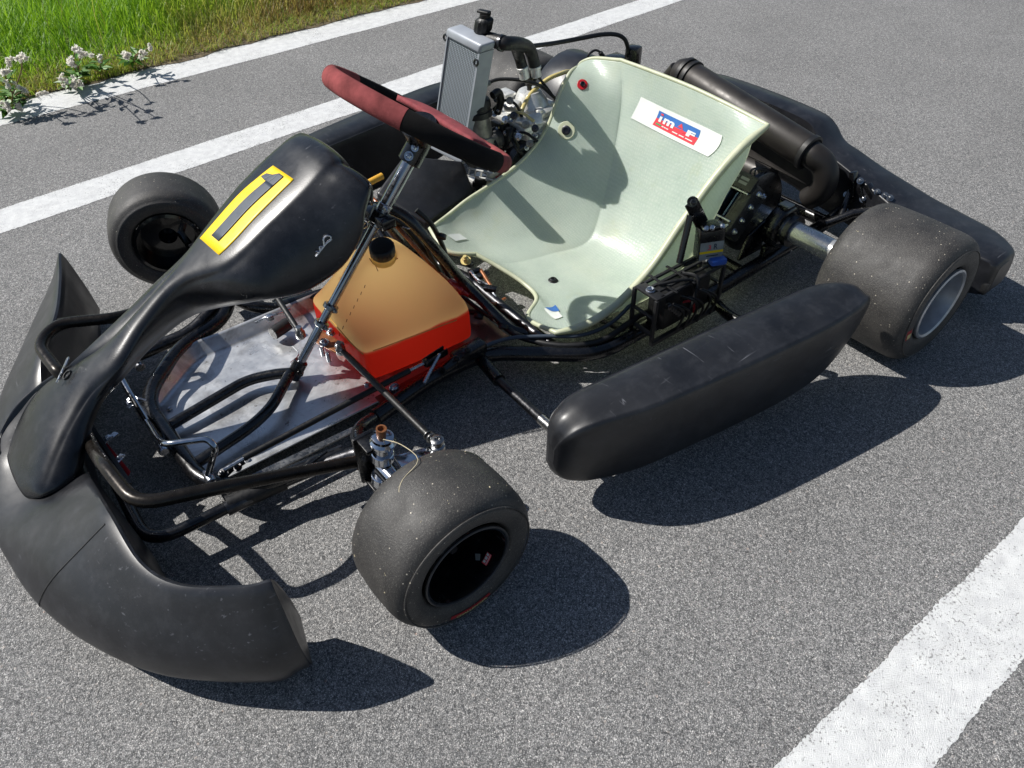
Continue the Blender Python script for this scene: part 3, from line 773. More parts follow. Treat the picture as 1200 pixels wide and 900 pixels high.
# ---------------- chassis frame
TR = .015
def tubep(name, pts, r=TR, mat='blackpaint', fil=.05, n=16, parent=None):
    mb = MB(); mb.tube(fillet([V(p) for p in pts], fil), r, n); return mb.build(name, mat, parent or K)
def mir(pts): return [V((p[0], -p[1], p[2])) for p in pts]
ZF = .058
railL = [(1.28, .155, .075), (1.16, .215, .075), (1.085, .255, ZF+.02), (1.0, .212, ZF), (.86, .185, ZF), (.735, .19, ZF), (.56, .338, ZF), (.45, .338, ZF), (.18, .338, ZF), (-.22, .33, ZF+.01)]
railR = [(1.30, -.10, .075), (1.18, -.217, .07), (1.085, -.255, ZF+.02), (1.0, -.212, ZF), (.86, -.185, ZF), (.735, -.19, ZF), (.56, -.32, ZF), (.45, -.325, ZF), (.18, -.325, ZF), (-.22, -.33, ZF+.01)]
frame_o = tubep('main_rail', [(1.0, .212, ZF), (.86, .185, ZF), (.735, .19, ZF), (.56, .338, ZF), (.45, .338, ZF), (.18, .338, ZF), (-.22, .33, ZF+.01)], .016)
tubep('main_rail', mir([(1.0, .212, ZF), (.86, .185, ZF), (.735, .19, ZF), (.56, .325, ZF), (.45, .325, ZF), (.18, .325, ZF), (-.22, .33, ZF+.01)]), .016)
# flat-sided stub plates from rail to stub axle yoke
tubep('yoke_strut', [(1.0, .212, ZF), (1.05, .235, .075), (1.085, .33, .10)], .013)
tubep('yoke_strut', mir([(1.0, .212, ZF), (1.05, .235, .075), (1.085, .33, .10)]), .013)
# front hoop of the frame (under the pedals)
tubep('front_crossbar', [Z(403, 530, .075), Z(300, 572, .07), Z(237, 566, .07), Z(168, 468, .07), Z(212, 405, .07), Z(262, 375, .07), (1.06, -.30, .08)], .0145, fil=.06)
tubep('front_stub', [(1.085, .33, .09), (1.07, .295, .085), (1.175, .247, .06), (1.30, .243, .06)], .0135, 'darksteel', .03)
tubep('front_stub', mir([(1.085, .33, .09), (1.07, .295, .085), (1.175, .247, .06), (1.30, .243, .06)]), .0135, 'darksteel', .03)
tubep('sleeve', [Z(267, 592, .06), Z(333, 563, .06)], .0165, 'rubberhose')
tubep('lower_bumper_bar', [(1.29, .242, .06), (1.425, .236, .06), (1.425, -.236, .06), (1.29, -.242, .06)], .0105, fil=.05)
ub = [Z(423, 540, .10), Z(352, 553, .13), Z(250, 573, .185), Z(160, 592, .2), Z(119, 541, .2)]
mb = MB(); mb.tube(fillet([ub[0], ub[1], ub[2], ub[3], ub[4], V((1.43, .06, .135)), V((1.43, -.07, .135)), V((1.41, -.12, .17)), Z(72, 441, .2), Z(44, 404, .2), Z(66, 379, .2), Z(142, 372, .19), V((1.12, -.30, .12))], .035), .0105, 16)
MT['bronze'] = simple('worn_dark_bumper_tube', '#2a2622', .3, .6, 40, .3, .1)
mb.build('upper_bumper_bar', 'bronze', K)
# column brace: two tubes from the hoop to the column foot
foot = Z(340, 437, .075)
tubep('column_brace', [Z(200, 498, .065), Z(290, 445, .07), Z(325, 438, .075), foot], .0105, fil=.03)
tubep('column_brace', [Z(222, 548, .065), Z(292, 502, .07), Z(318, 478, .075), foot], .0105, fil=.03)
# steering support hoop behind the column
tubep('steering_support', [(.905, -.05, .345), Z(425, 241, .335), Z(470, 246, .33), Z(505, 285, .26), Z(545, 333, .13), Z(600, 388, .062), Z(628, 392, ZF)], .0105, fil=.04)
tubep('steering_support', [(.835, -.04, .325), (.80, -.075, .29), (.70, -.14, .12), (.63, -.16, ZF)], .0095, fil=.04)
tubep('seat_crossbar', [(.62, .26, .066), Z(620, 385, .066), Z(548, 326, .07), (.66, -.2, .07)], .012, 'darksteel', fil=.03)
tubep('seat_crossbar', [(.46, .335, .062), (.45, .2, .022), (.45, -.2, .022), (.46, -.33, .062)], .010)
tubep('rear_crossbar', [(-.2, .33, .068), (-.2, -.33, .068)], .015)
tubep('axle_crossbar', [(.1, .338, .05), (.1, -.325, .05)], .012)
# side bars carrying the near pod
tubep('pod_bar', [Z(556, 412, .062), Z(585, 446, .066)], .0135)
tubep('pod_bar', [Z(584, 445, .066), Z(652, 507, .085), Z(664, 518, .09)], .0092, 'darksteel', .02)
tubep('pod_bar_tip', [Z(634, 491, .082), Z(652, 507, .085)], .0098, 'steel')
tubep('pod_bar', [(.24, .345, .06), Z(858, 376, .075), (.24, .58, .09)], .0115)
tubep('pod_bar', mir([(.70, .2, .062), (.66, .40, .07), (.66, .58, .1)]), .0115)
tubep('pod_bar', mir([(.25, .33, .062), (.25, .58, .09)]), .0115)
for p in (Z(366, 545, .095),):
    mb = MB(); mb.lathe(p, (.2, .6, .7), [(.006, -.008), (.011, -.006), (.012, 0), (.011, .007), (.006, .009)], 18); mb.tube([p+V((.02, .01, .012)), p+V((-.03, .0, .013))], .0022, 8); mb.build('clamp_knob', 'blackpaint', K)

# ---------------- floor tray
tr = MB()
def tz(px, py, z): return Z(px, py, z)
out = [tz(191, 472, .046), tz(192, 500, .044), tz(262, 566, .044), tz(300, 550, .044), tz(408, 500, .044), tz(470, 470, .044), tz(548, 414, .044), tz(640, 410, .044), tz(600, 345, .044), tz(470, 330, .044), tz(345, 375, .046)]
z0 = .042
rows = []
# flat sheet with a folded-up far edge and a slightly turned-up near edge
xs = [1.315-.06*i for i in range(12)]
for x in xs:
    yr = -.165 if x < 1.2 else -.165+.09*(x-1.2)/.115
    yl = .168 if x < 1.22 else .168
    if x < .87: yl = .168+.0*(0)
    pr = []
    for y, z in [(yr-.028, z0+.030), (yr-.012, z0+.012), (yr, z0+.001), (yr+.03, z0)]+[(yr+(yl-yr)*t, z0+.0012*math.sin(x*31+t*9)) for t in (.25, .4, .55, .7, .85)]+[(yl-.012, z0), (yl, z0+.003)]: pr.append(V((x, y, z)))
    rows.append(pr)
tr.grid(Surf(rows).net(44, 40))
ft = tr.build('floor_tray', 'tray', K, solid=.0025)
mb = MP()
mb.tube(fillet([Z(342, 405, z0+.0035), Z(352, 415, z0+.0035), Z(340, 425, z0+.0035)], .02), .0008, 5)
for p in (Z(199, 481, z0+.001), Z(430, 452, z0+.001), Z(331, 437, z0+.001), Z(290, 540, z0+.001)): mb.hexbolt(p, (0, 0, 1), .0055, .005)
mb.build('tray_bolt', 'zinc', K)
mb = MB(); pts = [Z(262, 573, .043), Z(412, 502, .043)]; mb.prism([pts[0], pts[1], pts[1]+V((-.02, .012, 0)), pts[0]+V((.0, .02, 0))], (0, 0, .003)); mb.build('tray_flange', 'steel', K)
# dark red plate under the tank
mb = MB(); q = [Z(412, 440, .047), Z(470, 470, .047), Z(470, 500, .047), Z(432, 492, .047)]
MT['redplate'] = simple('dark_red_plate', '#5e2018', .45, .3, 40, .4)
mb.prism([V((.97, .155, .047)), V((.97, .19, .047)), V((.78, .185, .047)), V((.78, .15, .047))], (0, 0, .003), .001); mb.build('tank_shelf', 'redplate', K)

# ---------------- front bumper fairing
def brow(top, bot, out, sg=1):
    t, b, o = V(top), V(bot), V(out); k = (t.z-.035)/.145
    i = V((-.018, -.030*sg, 0))*k
    return [t+i+V((0, 0, -.135*k)), t+i*.75+V((0, 0, -.08*k)), t+i*.3+V((0, 0, -.022*k)), t-o*.005+V((0, 0, -.004)), t+o*.003-V((0, 0, .001)), t*.74+b*.26+o*.012, t*.42+b*.58+o*.022, t*.15+b*.85+o*.014, b, b-o*.012-V((0, 0, .012))]
L = [(Z(319, 683, .210), Z(365, 776, .056), (.25, 1, .1)),
     (Z(312, 684.5, .210), Z(352, 783, .052), (.3, 1, .1)),
     (Z(285, 690, .206), Z(315, 797, .047), (.55, .8, .15)),
     (Z(210, 688, .194), (1.475, .455, .047), (.8, .6, .2)),
     ((1.44, .376, .186), (1.545, .340, .047), (.9, .4, .25)),
     ((1.448, .27, .188), (1.588, .225, .050), (.95, .2, .3)),
     ((1.455, .16, .150), (1.605, .12, .052), (1, .1, .3)),
     ((1.46, .06, .105), (1.61, .05, .054), (1, 0, .3))]
# the kart's right half has been pushed back: flatter sweep
Rr = [((1.455, -.05, .105), (1.60, -.05, .054), (1, 0, .3)),
      ((1.462, -.105, .150), (1.585, -.12, .052), (1, -.1, .3)),
      ((1.436, -.180, .180), (1.55, -.225, .050), (.95, -.3, .2)),
      ((1.385, -.290, .182), (1.495, -.340, .047), (.9, -.45, .15)),
      ((1.350, -.402, .181), (1.425, -.450, .047), (.8, -.6, .12)),
      ((1.330, -.480, .181), (1.365, -.520, .048), (.6, -.8, .1)),
      ((1.322, -.508, .181), (1.325, -.548, .050), (.3, -1, .1))]
rows = [brow(*q) for q in L]+[brow(*q, sg=-1) for q in Rr]
FB = Surf(rows); mb = MB(); mb.grid(FB.net(90, 36))
fb = mb.build('front_bumper', 'plastic', K, solid=.006, offset=0)
for us in (0, 1):                       # closed tips
    cap = [FB(us, v/30) for v in range(31)]; mb = MB(); mb.add(cap, [tuple(range(31))]); mb.build('bumper_end_wall', 'plastic', fb, smooth=False)
# moulded seam groove
for us in (FB.find(84, 656)[0],):
    a = [FB(us, .46+.52*i/40)+FB.normal(us, .46+.52*i/40)*.0026 for i in range(41)]
    mb = MB(); mb.tube(a, .0016, 6); mb.build('moulding_seam', 'matblack', fb)
# sponsor strip on the inside of the bumper mounting
mb = MB(); mb.prism([Z(105, 500, .10), Z(153, 568, .10), Z(155, 565, .12), Z(108, 497, .12)], (.006, 0, 0)); mb.build('bumper_bracket', 'matblack', K)
mb = MB(); mb.prism([Z(121, 524, .112), Z(150, 558, .112), Z(152, 554, .116), Z(124, 520, .116)], (-.002, 0, .001)); mb.build('red_strip', 'redpart', K)
mb = MP()
for p in (Z(125, 515, .115), Z(140, 538, .115)): mb.box(p, (.02, .012, .004), Matrix.Rotation(.6, 3, 'Z'), .001); mb.hexbolt(p, (0, 0, 1), .004, .004)
mb.build('bumper_clip', 'zinc', K)

# ---------------- nose panel (number panel)
# (centre x, z, crest half width, far edge, near edge): the panel is skewed a little to the kart's right at its foot
FOOT = [(1.553, .100, .040, Z(0, 534, .090), Z(60, 574, .090)), (1.530, .118, .058, Z(1, 510, .108), Z(83, 567, .106)), (1.492, .150, .066, Z(20, 477, .140), Z(94, 534, .134)),
        (1.452, .178, .066, Z(50, 450, .168), Z(101, 503, .160)), (1.400, .212, .052, Z(82, 429, .201), Z(114, 471, .190)), (1.345, .247, .042, Z(112, 402, .232), Z(141, 440, .216)),
        (1.280, .286, .040, Z(150, 366, .266), Z(179, 399, .232)), (1.205, .333, .048, Z(196, 322, .306), Z(226, 365, .262))]
HEAD = [(1.137, .374, .062, Y(293, 350, .094)), (1.061, .421, .074, Y(346, 341, .118)), (1.02, .444, .076, Y(380, 324, .128)), (.984, .463, .076, Y(405, 302, .136)), (.955, .478, .073, Y(422, 270, .140)), (.936, .485, .070, Y(426, 246, .136))]
def section(c, nn, cw, near, far=None):
    # crest, flank and rolled lip on either side of the centre line
    near = V(near); far = V(far) if far is not None else V((near.x+.004, -near.y*.84, near.z+.010))
    side = []
    for o, sg in ((near, 1), (far, -1)):
        pts = [c+V((0, sg*y, 0))+nn*d for y, d in ((0., 0.), (cw*.5, -.0012), (cw*.86, -.005), (cw*1.02, -.011))]
        e = pts[-1]; L_ = (o-e).length; bul = (V((0, .010*sg, 0))+nn*.006)*min(1, L_/.08)
        pts += [e*.78+o*.22+bul*.75, e*.5+o*.5+bul, e*.2+o*.8+bul*.7, o, o+V((-.004, -.008*sg, -.011)), o+V((-.008, -.018*sg, -.013))]
        side.append(pts)
    return [p for p in reversed(side[1][1:])]+side[0]
rows = []
ctr = [V((x, 0, z)) for x, z, *_ in FOOT+HEAD]
for i, q in enumerate(FOOT+HEAD):
    a_, b_ = ctr[max(0, i-1)], ctr[min(len(ctr)-1, i+1)]; t = (b_-a_).normalized(); nn = V((t.z, 0, -t.x))
    if nn.z < 0: nn = -nn
    c = ctr[i].copy()
    if len(q) == 5: hw = (q[4].y-q[3].y)/2; c.y = (q[3].y+q[4].y)/2*(1 if i < 5 else .45); rows.append(section(c, nn, hw*(.90, .92, .92, .90, .82, .74, .72, .66)[i], q[4], q[3]))
    else: rows.append(section(c, nn, q[2], q[3]))
# rounded top that rolls over to the back
rows.append(section(V((.916, 0, .486)), V((.1, 0, 1)), .066, (.900, .126, .448)))
rows.append(section(V((.898, 0, .474)), V((-.5, 0, .85)), .060, (.888, .108, .448)))
rows.append(section(V((.886, 0, .452)), V((-.9, 0, .4)), .056, (.880, .096, .430)))
rows.append(section(V((.884, 0, .425)), V((-1, 0, .1)), .052, (.882, .090, .405)))
NP = Surf(rows); mb = MB(); mb.grid(NP.net(110, 84)); npo = mb.build('nose_panel', 'nose', K, solid=.004, offset=0)
pt = Patch(NP, (321, 195.6), (345.6, 211), (258, 299.6), (235.6, 280.6), .0030)
mb = MB(); pt.rect(mb, 0, 1, 0, 1, 0, 16); mb.build('number_decal', 'yellow', npo, solid=.0003)
mb = MB(); pt.rect(mb, .355, .665, .25, .935, .0016, 16); pt.rect(mb, .475, .665, .052, .25, .0016, 10)
def quadpatch(q, n=10):
    f = lambda a, b: [(q[0][i]*(1-a)+q[1][i]*a)*(1-b)+(q[3][i]*(1-a)+q[2][i]*a)*b for i in (0, 1)]
    mb.grid([[pt(*f(i/n, j/n), .0016) for j in range(n+1)] for i in range(n+1)])
quadpatch(((.475, .054), (.475, .25), (.26, .25), (.34, .125))); quadpatch(((.34, .125), (.26, .25), (.087, .236), (.138, .157)))
mb.build('numeral_one', 'graphite', npo, solid=.0002)
def hairpin(c, ax, ay, s, name='hairpin_clip', parent=None, mat='zinc'):
    """spring pin: a straight leg, a loop and a wavy leg"""
    ax, ay = V(ax).normalized(), V(ay).normalized(); P = lambda x, y: V(c)+ax*(x*s)+ay*(y*s)
    pts = [P(-1, .0), P(.4, .05)]+[P(.75+.35*math.cos(t), .22+.28*math.sin(t)) for t in [i*.5-1.2 for i in range(9)]]+[P(.35, .25), P(.1, .05), P(-.15, .3), P(-.4, .05), P(-.7, .3)]
    mb = MB(); mb.tube(spline(pts, 3), .0017, 8); return mb.build(name, mat, parent or K)
# clip on the flank of the panel
u_, v_ = NP.find(379, 289); pc = NP(u_, v_)+NP.normal(u_, v_)*.006
pa = NP(*NP.find(387, 280))-NP(*NP.find(371, 299)); hairpin(pc, pa, NP.normal(u_, v_).cross(pa), .019)
pc = Z(73, 434, .215); hairpin(pc, Z(78, 420, .225)-Z(66, 446, .205), (0, 1, .4), .022)
u_, v_ = NP.find(80, 440)
mb = MB(); p = NP(u_, v_)+NP.normal(u_, v_)*.001; mb.lathe(p, NP.normal(u_, v_), [(.0095, 0), (.0095, .003), (.007, .003), (.007, .0005)], 20); mb.build('bar_grommet', 'matblack', K)

# ---------------- steering
MT['colsteel'] = simple('dull_chromed_column', '#a2a5aa', .2, 1, 50, .2, .08)
colA, colB = V((1.058, .012, .070)), Y(490, 170, .040); cd = (colB-colA).normalized()
mb = MB(); mb.tube([colA, colA+(colB-colA)*.66, colA+(colB-colA)*.665, colB], [.0084, .0084, .0122, .0122], 20); mb.build('steering_column', 'colsteel', K)
mb = MB(); m0 = colA+(colB-colA)*.70
mb.cyl(m0-cd*.012, m0+cd*.012, .018); mb.box(m0+V((0, .022, 0)), (.03, .03, .02), None, .004); mb.box(m0+V((0, -.022, 0)), (.03, .03, .02), None, .004)
mb.build('column_bearing', 'blackpaint', K)
mb = MB()
for t in (.22, .30): q = colA+(colB-colA)*t; mb.cyl(q-cd*.005, q+cd*.005, .0145); mb.hexbolt(q+V((0, .014, 0)), (0, 1, 0), .004, .006)
mb.build('column_collar', 'steel', K)
mb = MB(); mb.cyl(colA-cd*.02, colA+cd*.02, .014); mb.hexbolt(colA+V((0, .014, 0)), (0, 1, 0), .005, .005); mb.build('column_foot', 'blackpaint', K)
q = colA+(colB-colA)*.74
mb = MB(); mb.cyl(q-cd*.006, q+cd*.008, .0135); mb.hexbolt(q+V((.004, .014, .006)), (0.3, 1, 0), .004, .006); mb.build('column_collar', 'zinc', K)
# wheel: hub and boss
hubc = Y(492, 141, .048); e1 = V((0, 1, 0)); wn = V((-.575, 0, .818)).normalized(); e1 = (e1-wn*wn.y).normalized(); e2 = e1.cross(wn)     # wheel plane: e1 to kart left, e2 to its top
hb0 = colB-cd*.02
sw = MB(); sw.cyl(colB-cd*.035, colB+cd*.012, .021); sw.cyl(colB+cd*.012, hubc-cd*.006, .026, .032)
swo = sw.build('steering_wheel', 'blackpaint', K)
mb = MP(); mb.hexbolt(colB-cd*.02+V((.015, .013, .008)), (.6, .6, .4), .0055, .006); mb.hexbolt(colB-cd*.006+V((.012, .016, .01)), (.6, .6, .4), .0045, .008); mb.build('hub_bolt', 'zinc', swo)
# rim: flattened top and bottom, with red suede and black suede sections
def rimpt(t, rad=.167):
    # t = angle from +y (kart left) towards e2 (top)
    rr_ = rad*(1-.05*(math.sin(t)**2)); return hubc+e1*(rr_*math.cos(t))+e2*(rr_*math.sin(t))
def rim_arc(t0, t1, name, mat, rad=.0165):
    pts = [rimpt(math.radians(t0+(t1-t0)*i/30)) for i in range(31)]
    n = len(pts); mb = MB(); x = None; vs = []; m = 16
    for i, p in enumerate(pts):
        d = (pts[min(n-1, i+1)]-pts[max(0, i-1)]).normalized(); nr = (p-hubc); nr = (nr-d*nr.dot(d)).normalized(); bn = d.cross(nr)
        for j in range(m):
            a = 2*math.pi*j/m; vs.append(p+nr*math.cos(a)*rad*.92+bn*math.sin(a)*rad*1.22)
    fs = [(i*m+j, i*m+(j+1) % m, (i+1)*m+(j+1) % m, (i+1)*m+j) for i in range(n-1) for j in range(m)]+[tuple(range(m-1, -1, -1)), tuple((n-1)*m+j for j in range(m))]
    mb.add(vs, fs); return mb.build(name, mat, swo)
MT['axle'] = simple('oiled_axle_steel', '#cfcecb', .24, .7, 50, .1, .08)
rim_arc(45, 165, 'rim_grip', 'suede_red', .0145); rim_arc(165, 214, 'rim_grip', 'suede_black', .0140)
rim_arc(214, 340, 'rim_grip', 'suede_red', .0128); rim_arc(340, 405, 'rim_grip', 'suede_black', .0140)
for t in (0, 180, 270):
    a, b = hubc-wn*.004, rimpt(math.radians(t)); d = (b-a).normalized(); s_ = d.cross(wn).normalized(); mb = MB()
    P = [[a+(b-a)*(i/10)+s_*(.020-.004*math.sin(math.pi*i/10))*k-wn*.006*math.sin(math.pi*i/10) for k in (-1, -.5, 0, .5, 1)] for i in range(11)]
    mb.grid(P); mb.build('spoke', 'matblack', swo, solid=.004)
mb = MB()
P = []
for i in range(13):
    row = []
    for j in range(25):
        u = i/12*2-1; v = j/24*2-1
        x = v*.118; y = -.012-.05*(1-.35*abs(v)) + u*.030*(1-.3*v*v)
        hgt = .019+.009*(1-u*u)*(1-v**4)
        row.append(hubc+e1*x+e2*y+wn*(hgt-.012))
    P.append(row)
mb.grid(P); mb.build('centre_pad', 'redpad', swo, solid=.010)

# ---------------- pedals
def pedal(sgn):
    mb = MB(); k = [Z(166, 484, .075), Z(183, 513, .13), Z(193, 521, .165), Z(243, 514, .165), Z(253, 524, .155), Z(244, 556, .09)]
    if sgn < 0: k = mir(k)
    mb.tube(fillet(k, .02), .0055, 14); o = mb.build('pedal', 'chrome', K)
    mb = MB(); mb.cyl(k[0]-V((0, .012, 0)), k[0]+V((0, .02, 0)), .009); mb.hexbolt(k[0]-V((0, .012, 0)), (0, -1, 0), .006, .006); mb.build('pedal_pivot', 'zinc', o)
    mb = MB(); mb.cyl(k[-1]-V((0, .016, .01)), k[-1]+V((0, .012, -.01)), .009); mb.build('pedal_pivot', 'zinc', o); return o
pedal(1); pedal(-1)
mb = MB(); mb.box(Z(128, 515, .09), (.035, .012, .004), Matrix.Rotation(.5, 3, 'Z'), .001); mb.tube(spline([Z(150, 478, .08), Z(160, 468, .085), Z(172, 470, .08)], 5), .004, 8); mb.hexbolt(Z(155, 470, .085), (.3, .3, 1), .007, .006); mb.build('pedal_stop', 'zinc', K)
# brake pull rod with its clevis and lever
A_, B_ = Z(262, 551, .085), Z(506, 421, .105)
mb = MB(); mb.tube([Z(285, 537, .088), Z(480, 434, .104)], .0058, 14); rod = mb.build('brake_rod', 'rubberhose', K)
mb = MB(); mb.tube([Z(478, 435, .104), Z(498, 425, .106)], .0034, 10); mb.tube([A_, Z(288, 536, .088)], .0038, 10)
mb.hexbolt(Z(497, 425.5, .104), Z(510, 418, .1)-Z(497, 425, .1), .006, .006); mb.build('rod_thread', 'zinc', rod)
d = (Z(521, 411, .107)-Z(499, 425, .107)).normalized(); s_ = V((0, 0, 1)).cross(d).normalized(); mb = MB()
for q in (-1, 1): mb.prism([Z(499, 425, .107)+s_*.0045*q+V((0, 0, -.007)), Z(522, 410, .107)+s_*.0045*q+V((0, 0, -.007)), Z(522, 410, .107)+s_*.0045*q+V((0, 0, .007)), Z(499, 425, .107)+s_*.0045*q+V((0, 0, .007))], s_*.0025*q)
mb.box(Z(499, 425, .107), (.008, .014, .014), Matrix.Rotation(math.atan2(d.y, d.x), 3, 'Z'), .001); mb.build('clevis', 'darksteel', rod)
mb = MB(); mb.tube(fillet([Z(515, 415, .112), Z(508, 428, .103), Z(497, 449, .085)], .02), .004, 10); mb.build('lever', 'zinc', rod)
R0 = Matrix.Rotation(math.atan2((Z(562, 405, .09)-Z(535, 420, .09)).y, (Z(562, 405, .09)-Z(535, 420, .09)).x), 3, 'Z')
mb = MB(); mb.box(Z(549, 413, .088), (.075, .03, .028), R0, .006); mb.cyl(Z(533, 424, .085), Z(520, 434, .08), .012, .010); mb.hexbolt(Z(548, 411, .103), (0, 0, 1), .006, .005); mb.hexbolt(Z(535, 421, .10), (0, 0, 1), .005, .005); mb.build('master_cylinder', 'blackpaint', K)
mb = MB(); mb.tube([Z(256, 562, .06), Z(270, 548, .07), Z(285, 539, .075)], .008, 8); mb.hexbolt(Z(262, 555, .08), (.4, .3, 1), .006, .006); mb.hexbolt(Z(279, 548, .075), (.4, .3, 1), .005, .006); mb.box(Z(248, 563, .06), (.03, .02, .02), None, .004); mb.build('rod_joint', 'darksteel', rod)

# ---------------- stub axles and tie rods
def stub(sgn):
    m = (lambda p: V(p)) if sgn > 0 else (lambda p: V((p[0], -p[1], p[2])))
    kp0, kp1 = V((1.078, .375, .075)), V((1.068, .385, .185))
    if sgn < 0: kp0, kp1 = V((1.085, -.335, .075)), V((1.078, -.345, .165))
    mb = MB()
    # yoke: C bracket
    yk = m(V((1.083, .345, .125)))
    mb.box(yk, (.036, .008, .105), None, .002)
    for z in (.076, .172): mb.box(m(V((1.078, .362, z))), (.036, .042, .008), None, .002)
    st_ = mb.build('stub_axle', 'blackpaint', K)
    mb = MB(); mb.cyl(kp0, kp1, .0135, n=28); mb.cyl(kp0+(kp1-kp0)*.12, kp0+(kp1-kp0)*.30, .019, n=28); mb.cyl(kp0+(kp1-kp0)*.62, kp0+(kp1-kp0)*.78, .018, n=28)
    mid = kp0+(kp1-kp0)*.45; out = m(V((1.073, .50, .122)))
    mb.cyl(mid, mid+(out-mid)*.55, .0165, .014); mb.cyl(mid+(out-mid)*.5, m(V((1.073, .575, .1225))), .0085); mb.build('spindle', 'chrome', st_)
    mb = MB(); mb.lathe(kp1-V((0, 0, .004)), (kp1-kp0), [(.010, 0), (.020, .001), (.0205, .006), (.017, .010), (.018, .012), (.017, .016), (.012, .018)], 28); mb.build('caster_disc', 'chrome', st_)
    mb = MB(); mb.lathe(kp1+V((0, 0, .014)), (kp1-kp0), [(.0075, 0), (.0085, .012), (.0085, .016), (.006, .016), (.005, .010)], 16); mb.build('kingpin_bolt', 'copper', st_)
    ej = m(X(513, 519, .985)) if sgn > 0 else m(X(513, 519, .985))
    ej = X(513, 521, .985) if sgn > 0 else m(X(513, 521, .985))
    mb = MB(); b0 = m(V((1.055, .40, .135)))
    w_ = V((0, 0, 1)).cross(ej-b0).normalized()
    mb.prism([b0-w_*.017, ej-w_*.010-V((0, 0, .014)), ej+w_*.010-V((0, 0, .014)), b0+w_*.017], (0, 0, .005), .001); mb.build('steering_arm', 'chrome', st_)
    mb = MB(); mb.lathe(ej-V((0, 0, .012)), (0, 0, 1), [(.008, 0), (.0115, .002), (.0115, .010), (.0085, .012), (.0085, .016), (.0110, .018), (.0110, .024), (.007, .026), (.004, .026), (.0035, .023)], 24); mb.build('ball_joint', 'steel', st_)
    pit = Z(399, 409, .115) if sgn > 0 else V((1.02, -.03, .115))
    d = (pit-ej).normalized(); mb = MB(); mb.tube([ej+d*.008, ej+d*.03, ej+d*.034, pit-d*.03, pit-d*.026, pit], [.0055, .0055, .0062, .0062, .0055, .0055], 14); t_ = mb.build('tie_rod', 'rubberhose', K)
    mb = MB(); mb.tube([ej+d*.006, ej+d*.024], .0058, 12); mb.hexbolt(ej+d*.018, d, .0065, .007); mb.hexbolt(ej+d*.028, d, .006, .006); mb.build('rod_end', 'steel', t_)
    mb = MB(); mb.tube([pit-d*.012, pit+d*.004], .0058, 12); mb.lathe(pit-V((0, 0, .012)), (0, 0, 1), [(.007, 0), (.010, .004), (.010, .014), (.006, .02), (.006, .028)], 18); mb.build('rod_end', 'steel', t_)
stub(1); stub(-1)
# pitman plate with two more bolts and the copper bracket under the column
mb = MB(); mb.prism([Z(372, 385, .105), Z(402, 404, .105), Z(396, 416, .105), Z(362, 398, .105)], (0, 0, .005), .001); mb.build('pitman_plate', 'copper', K)
mb = MB()
for p in (Z(388, 390, .11), Z(380, 402, .11), Z(398, 405, .115)): mb.hexbolt(p, (.2, .2, 1), .0065, .008)
for p in (Z(379, 417, .08), Z(386, 424, .08)): mb.cyl(p, p+V((0, 0, .024)), .0042)
mb.build('pitman_bolt', 'zinc', K)
mb = MB(); p = Z(328, 383, .07); mb.cyl(p-V((.02, .0, .0)), p+V((.022, .012, .0)), .014); mb.build('cable_stop', 'matblack', K)
mb = MB(); mb.tube(spline([Z(300, 378, .07), Z(312, 372, .085), Z(330, 366, .085), Z(340, 362, .08)], 5), .003, 8); mb.box(Z(316, 372, .085), (.014, .014, .012), None, .002); mb.build('throttle_cable_end', 'zinc', K)

# ---------------- fuel tank
def tank():
    # lower box, then faces sloping up to the narrow filler ridge
    b = [Z(441, 449, .05), Z(540, 404, .05), V((.69, .10, .05)), V((.655, -.10, .05)), V((.93, -.13, .05))]
    A0 = Z(443, 449, .052); B0 = Z(541, 404, .052)
    A1 = Z(430, 416, .128); B1 = Z(548, 374, .128)
    C1 = Z(381, 373, .17); D1 = Z(413, 304, .232); E1 = Z(440, 263, .262); F1 = Z(472, 262, .262); G1 = Z(538, 350, .17)
    return A0, B0, A1, B1, C1, D1, E1, F1, G1
# cross-sections: cut the tank by planes along kart x; every ring is (y, z) round the section
def ring(x, hw_l, hw_r, zt, yt, wt, zsh=.128):
    # left wall, left shoulder, slope to the top strip, down the right side
    pts = [(-hw_r, .050), (hw_l, .050), (hw_l+.006, .070), (hw_l+.004, zsh), (hw_l-.004, zsh+.016), (yt+wt, zt-.006), (yt+wt*.5, zt), (yt-wt*.5, zt), (yt-wt, zt-.006), (-hw_r+.004, zsh+.016), (-hw_r-.004, zsh), (-hw_r-.006, .07)]
    return [V((x, y, z)) for y, z in pts]
prof = [(.965, .110, .085, .150, .02, .055, .125), (.955, .122, .095, .172, .0, .050, .128), (.92, .128, .105, .205, -.01, .045, .128), (.88, .131, .110, .238, -.012, .042, .128),
        (.845, .134, .112, .252, -.012, .042, .128), (.80, .136, .112, .252, -.012, .046, .128), (.765, .138, .110, .215, -.004, .055, .130), (.735, .138, .105, .172, .01, .07, .130), (.720, .130, .09, .150, .02, .07, .125)]
R_ = [ring(*p) for p in prof]
mb = MB(); n = len(R_[0])
vs = [p for q in R_ for p in q]; fs = [(i*n+j, i*n+(j+1) % n, (i+1)*n+(j+1) % n, (i+1)*n+j) for i in range(len(R_)-1) for j in range(n)]+[tuple(range(n-1, -1, -1)), tuple((len(R_)-1)*n+j for j in range(n))]
mb.add(vs, fs); tank_o = mb.build('fuel_tank', 'tank', K, ang=180, subs=3)
capc = V((.842, .022, .250)); capn = V((.12, .25, 1)).normalized()
mb = MB(); prof_ = [(.020, 0), (.0215, .003), (.0215, .018), (.019, .0215), (.016, .0225), (.0, .0225)]
mb.lathe(capc-capn*.006, capn, [(.024, -.006), (.024, .004), (.021, .006)], 32); mb.build('filler_neck', 'tank', tank_o)
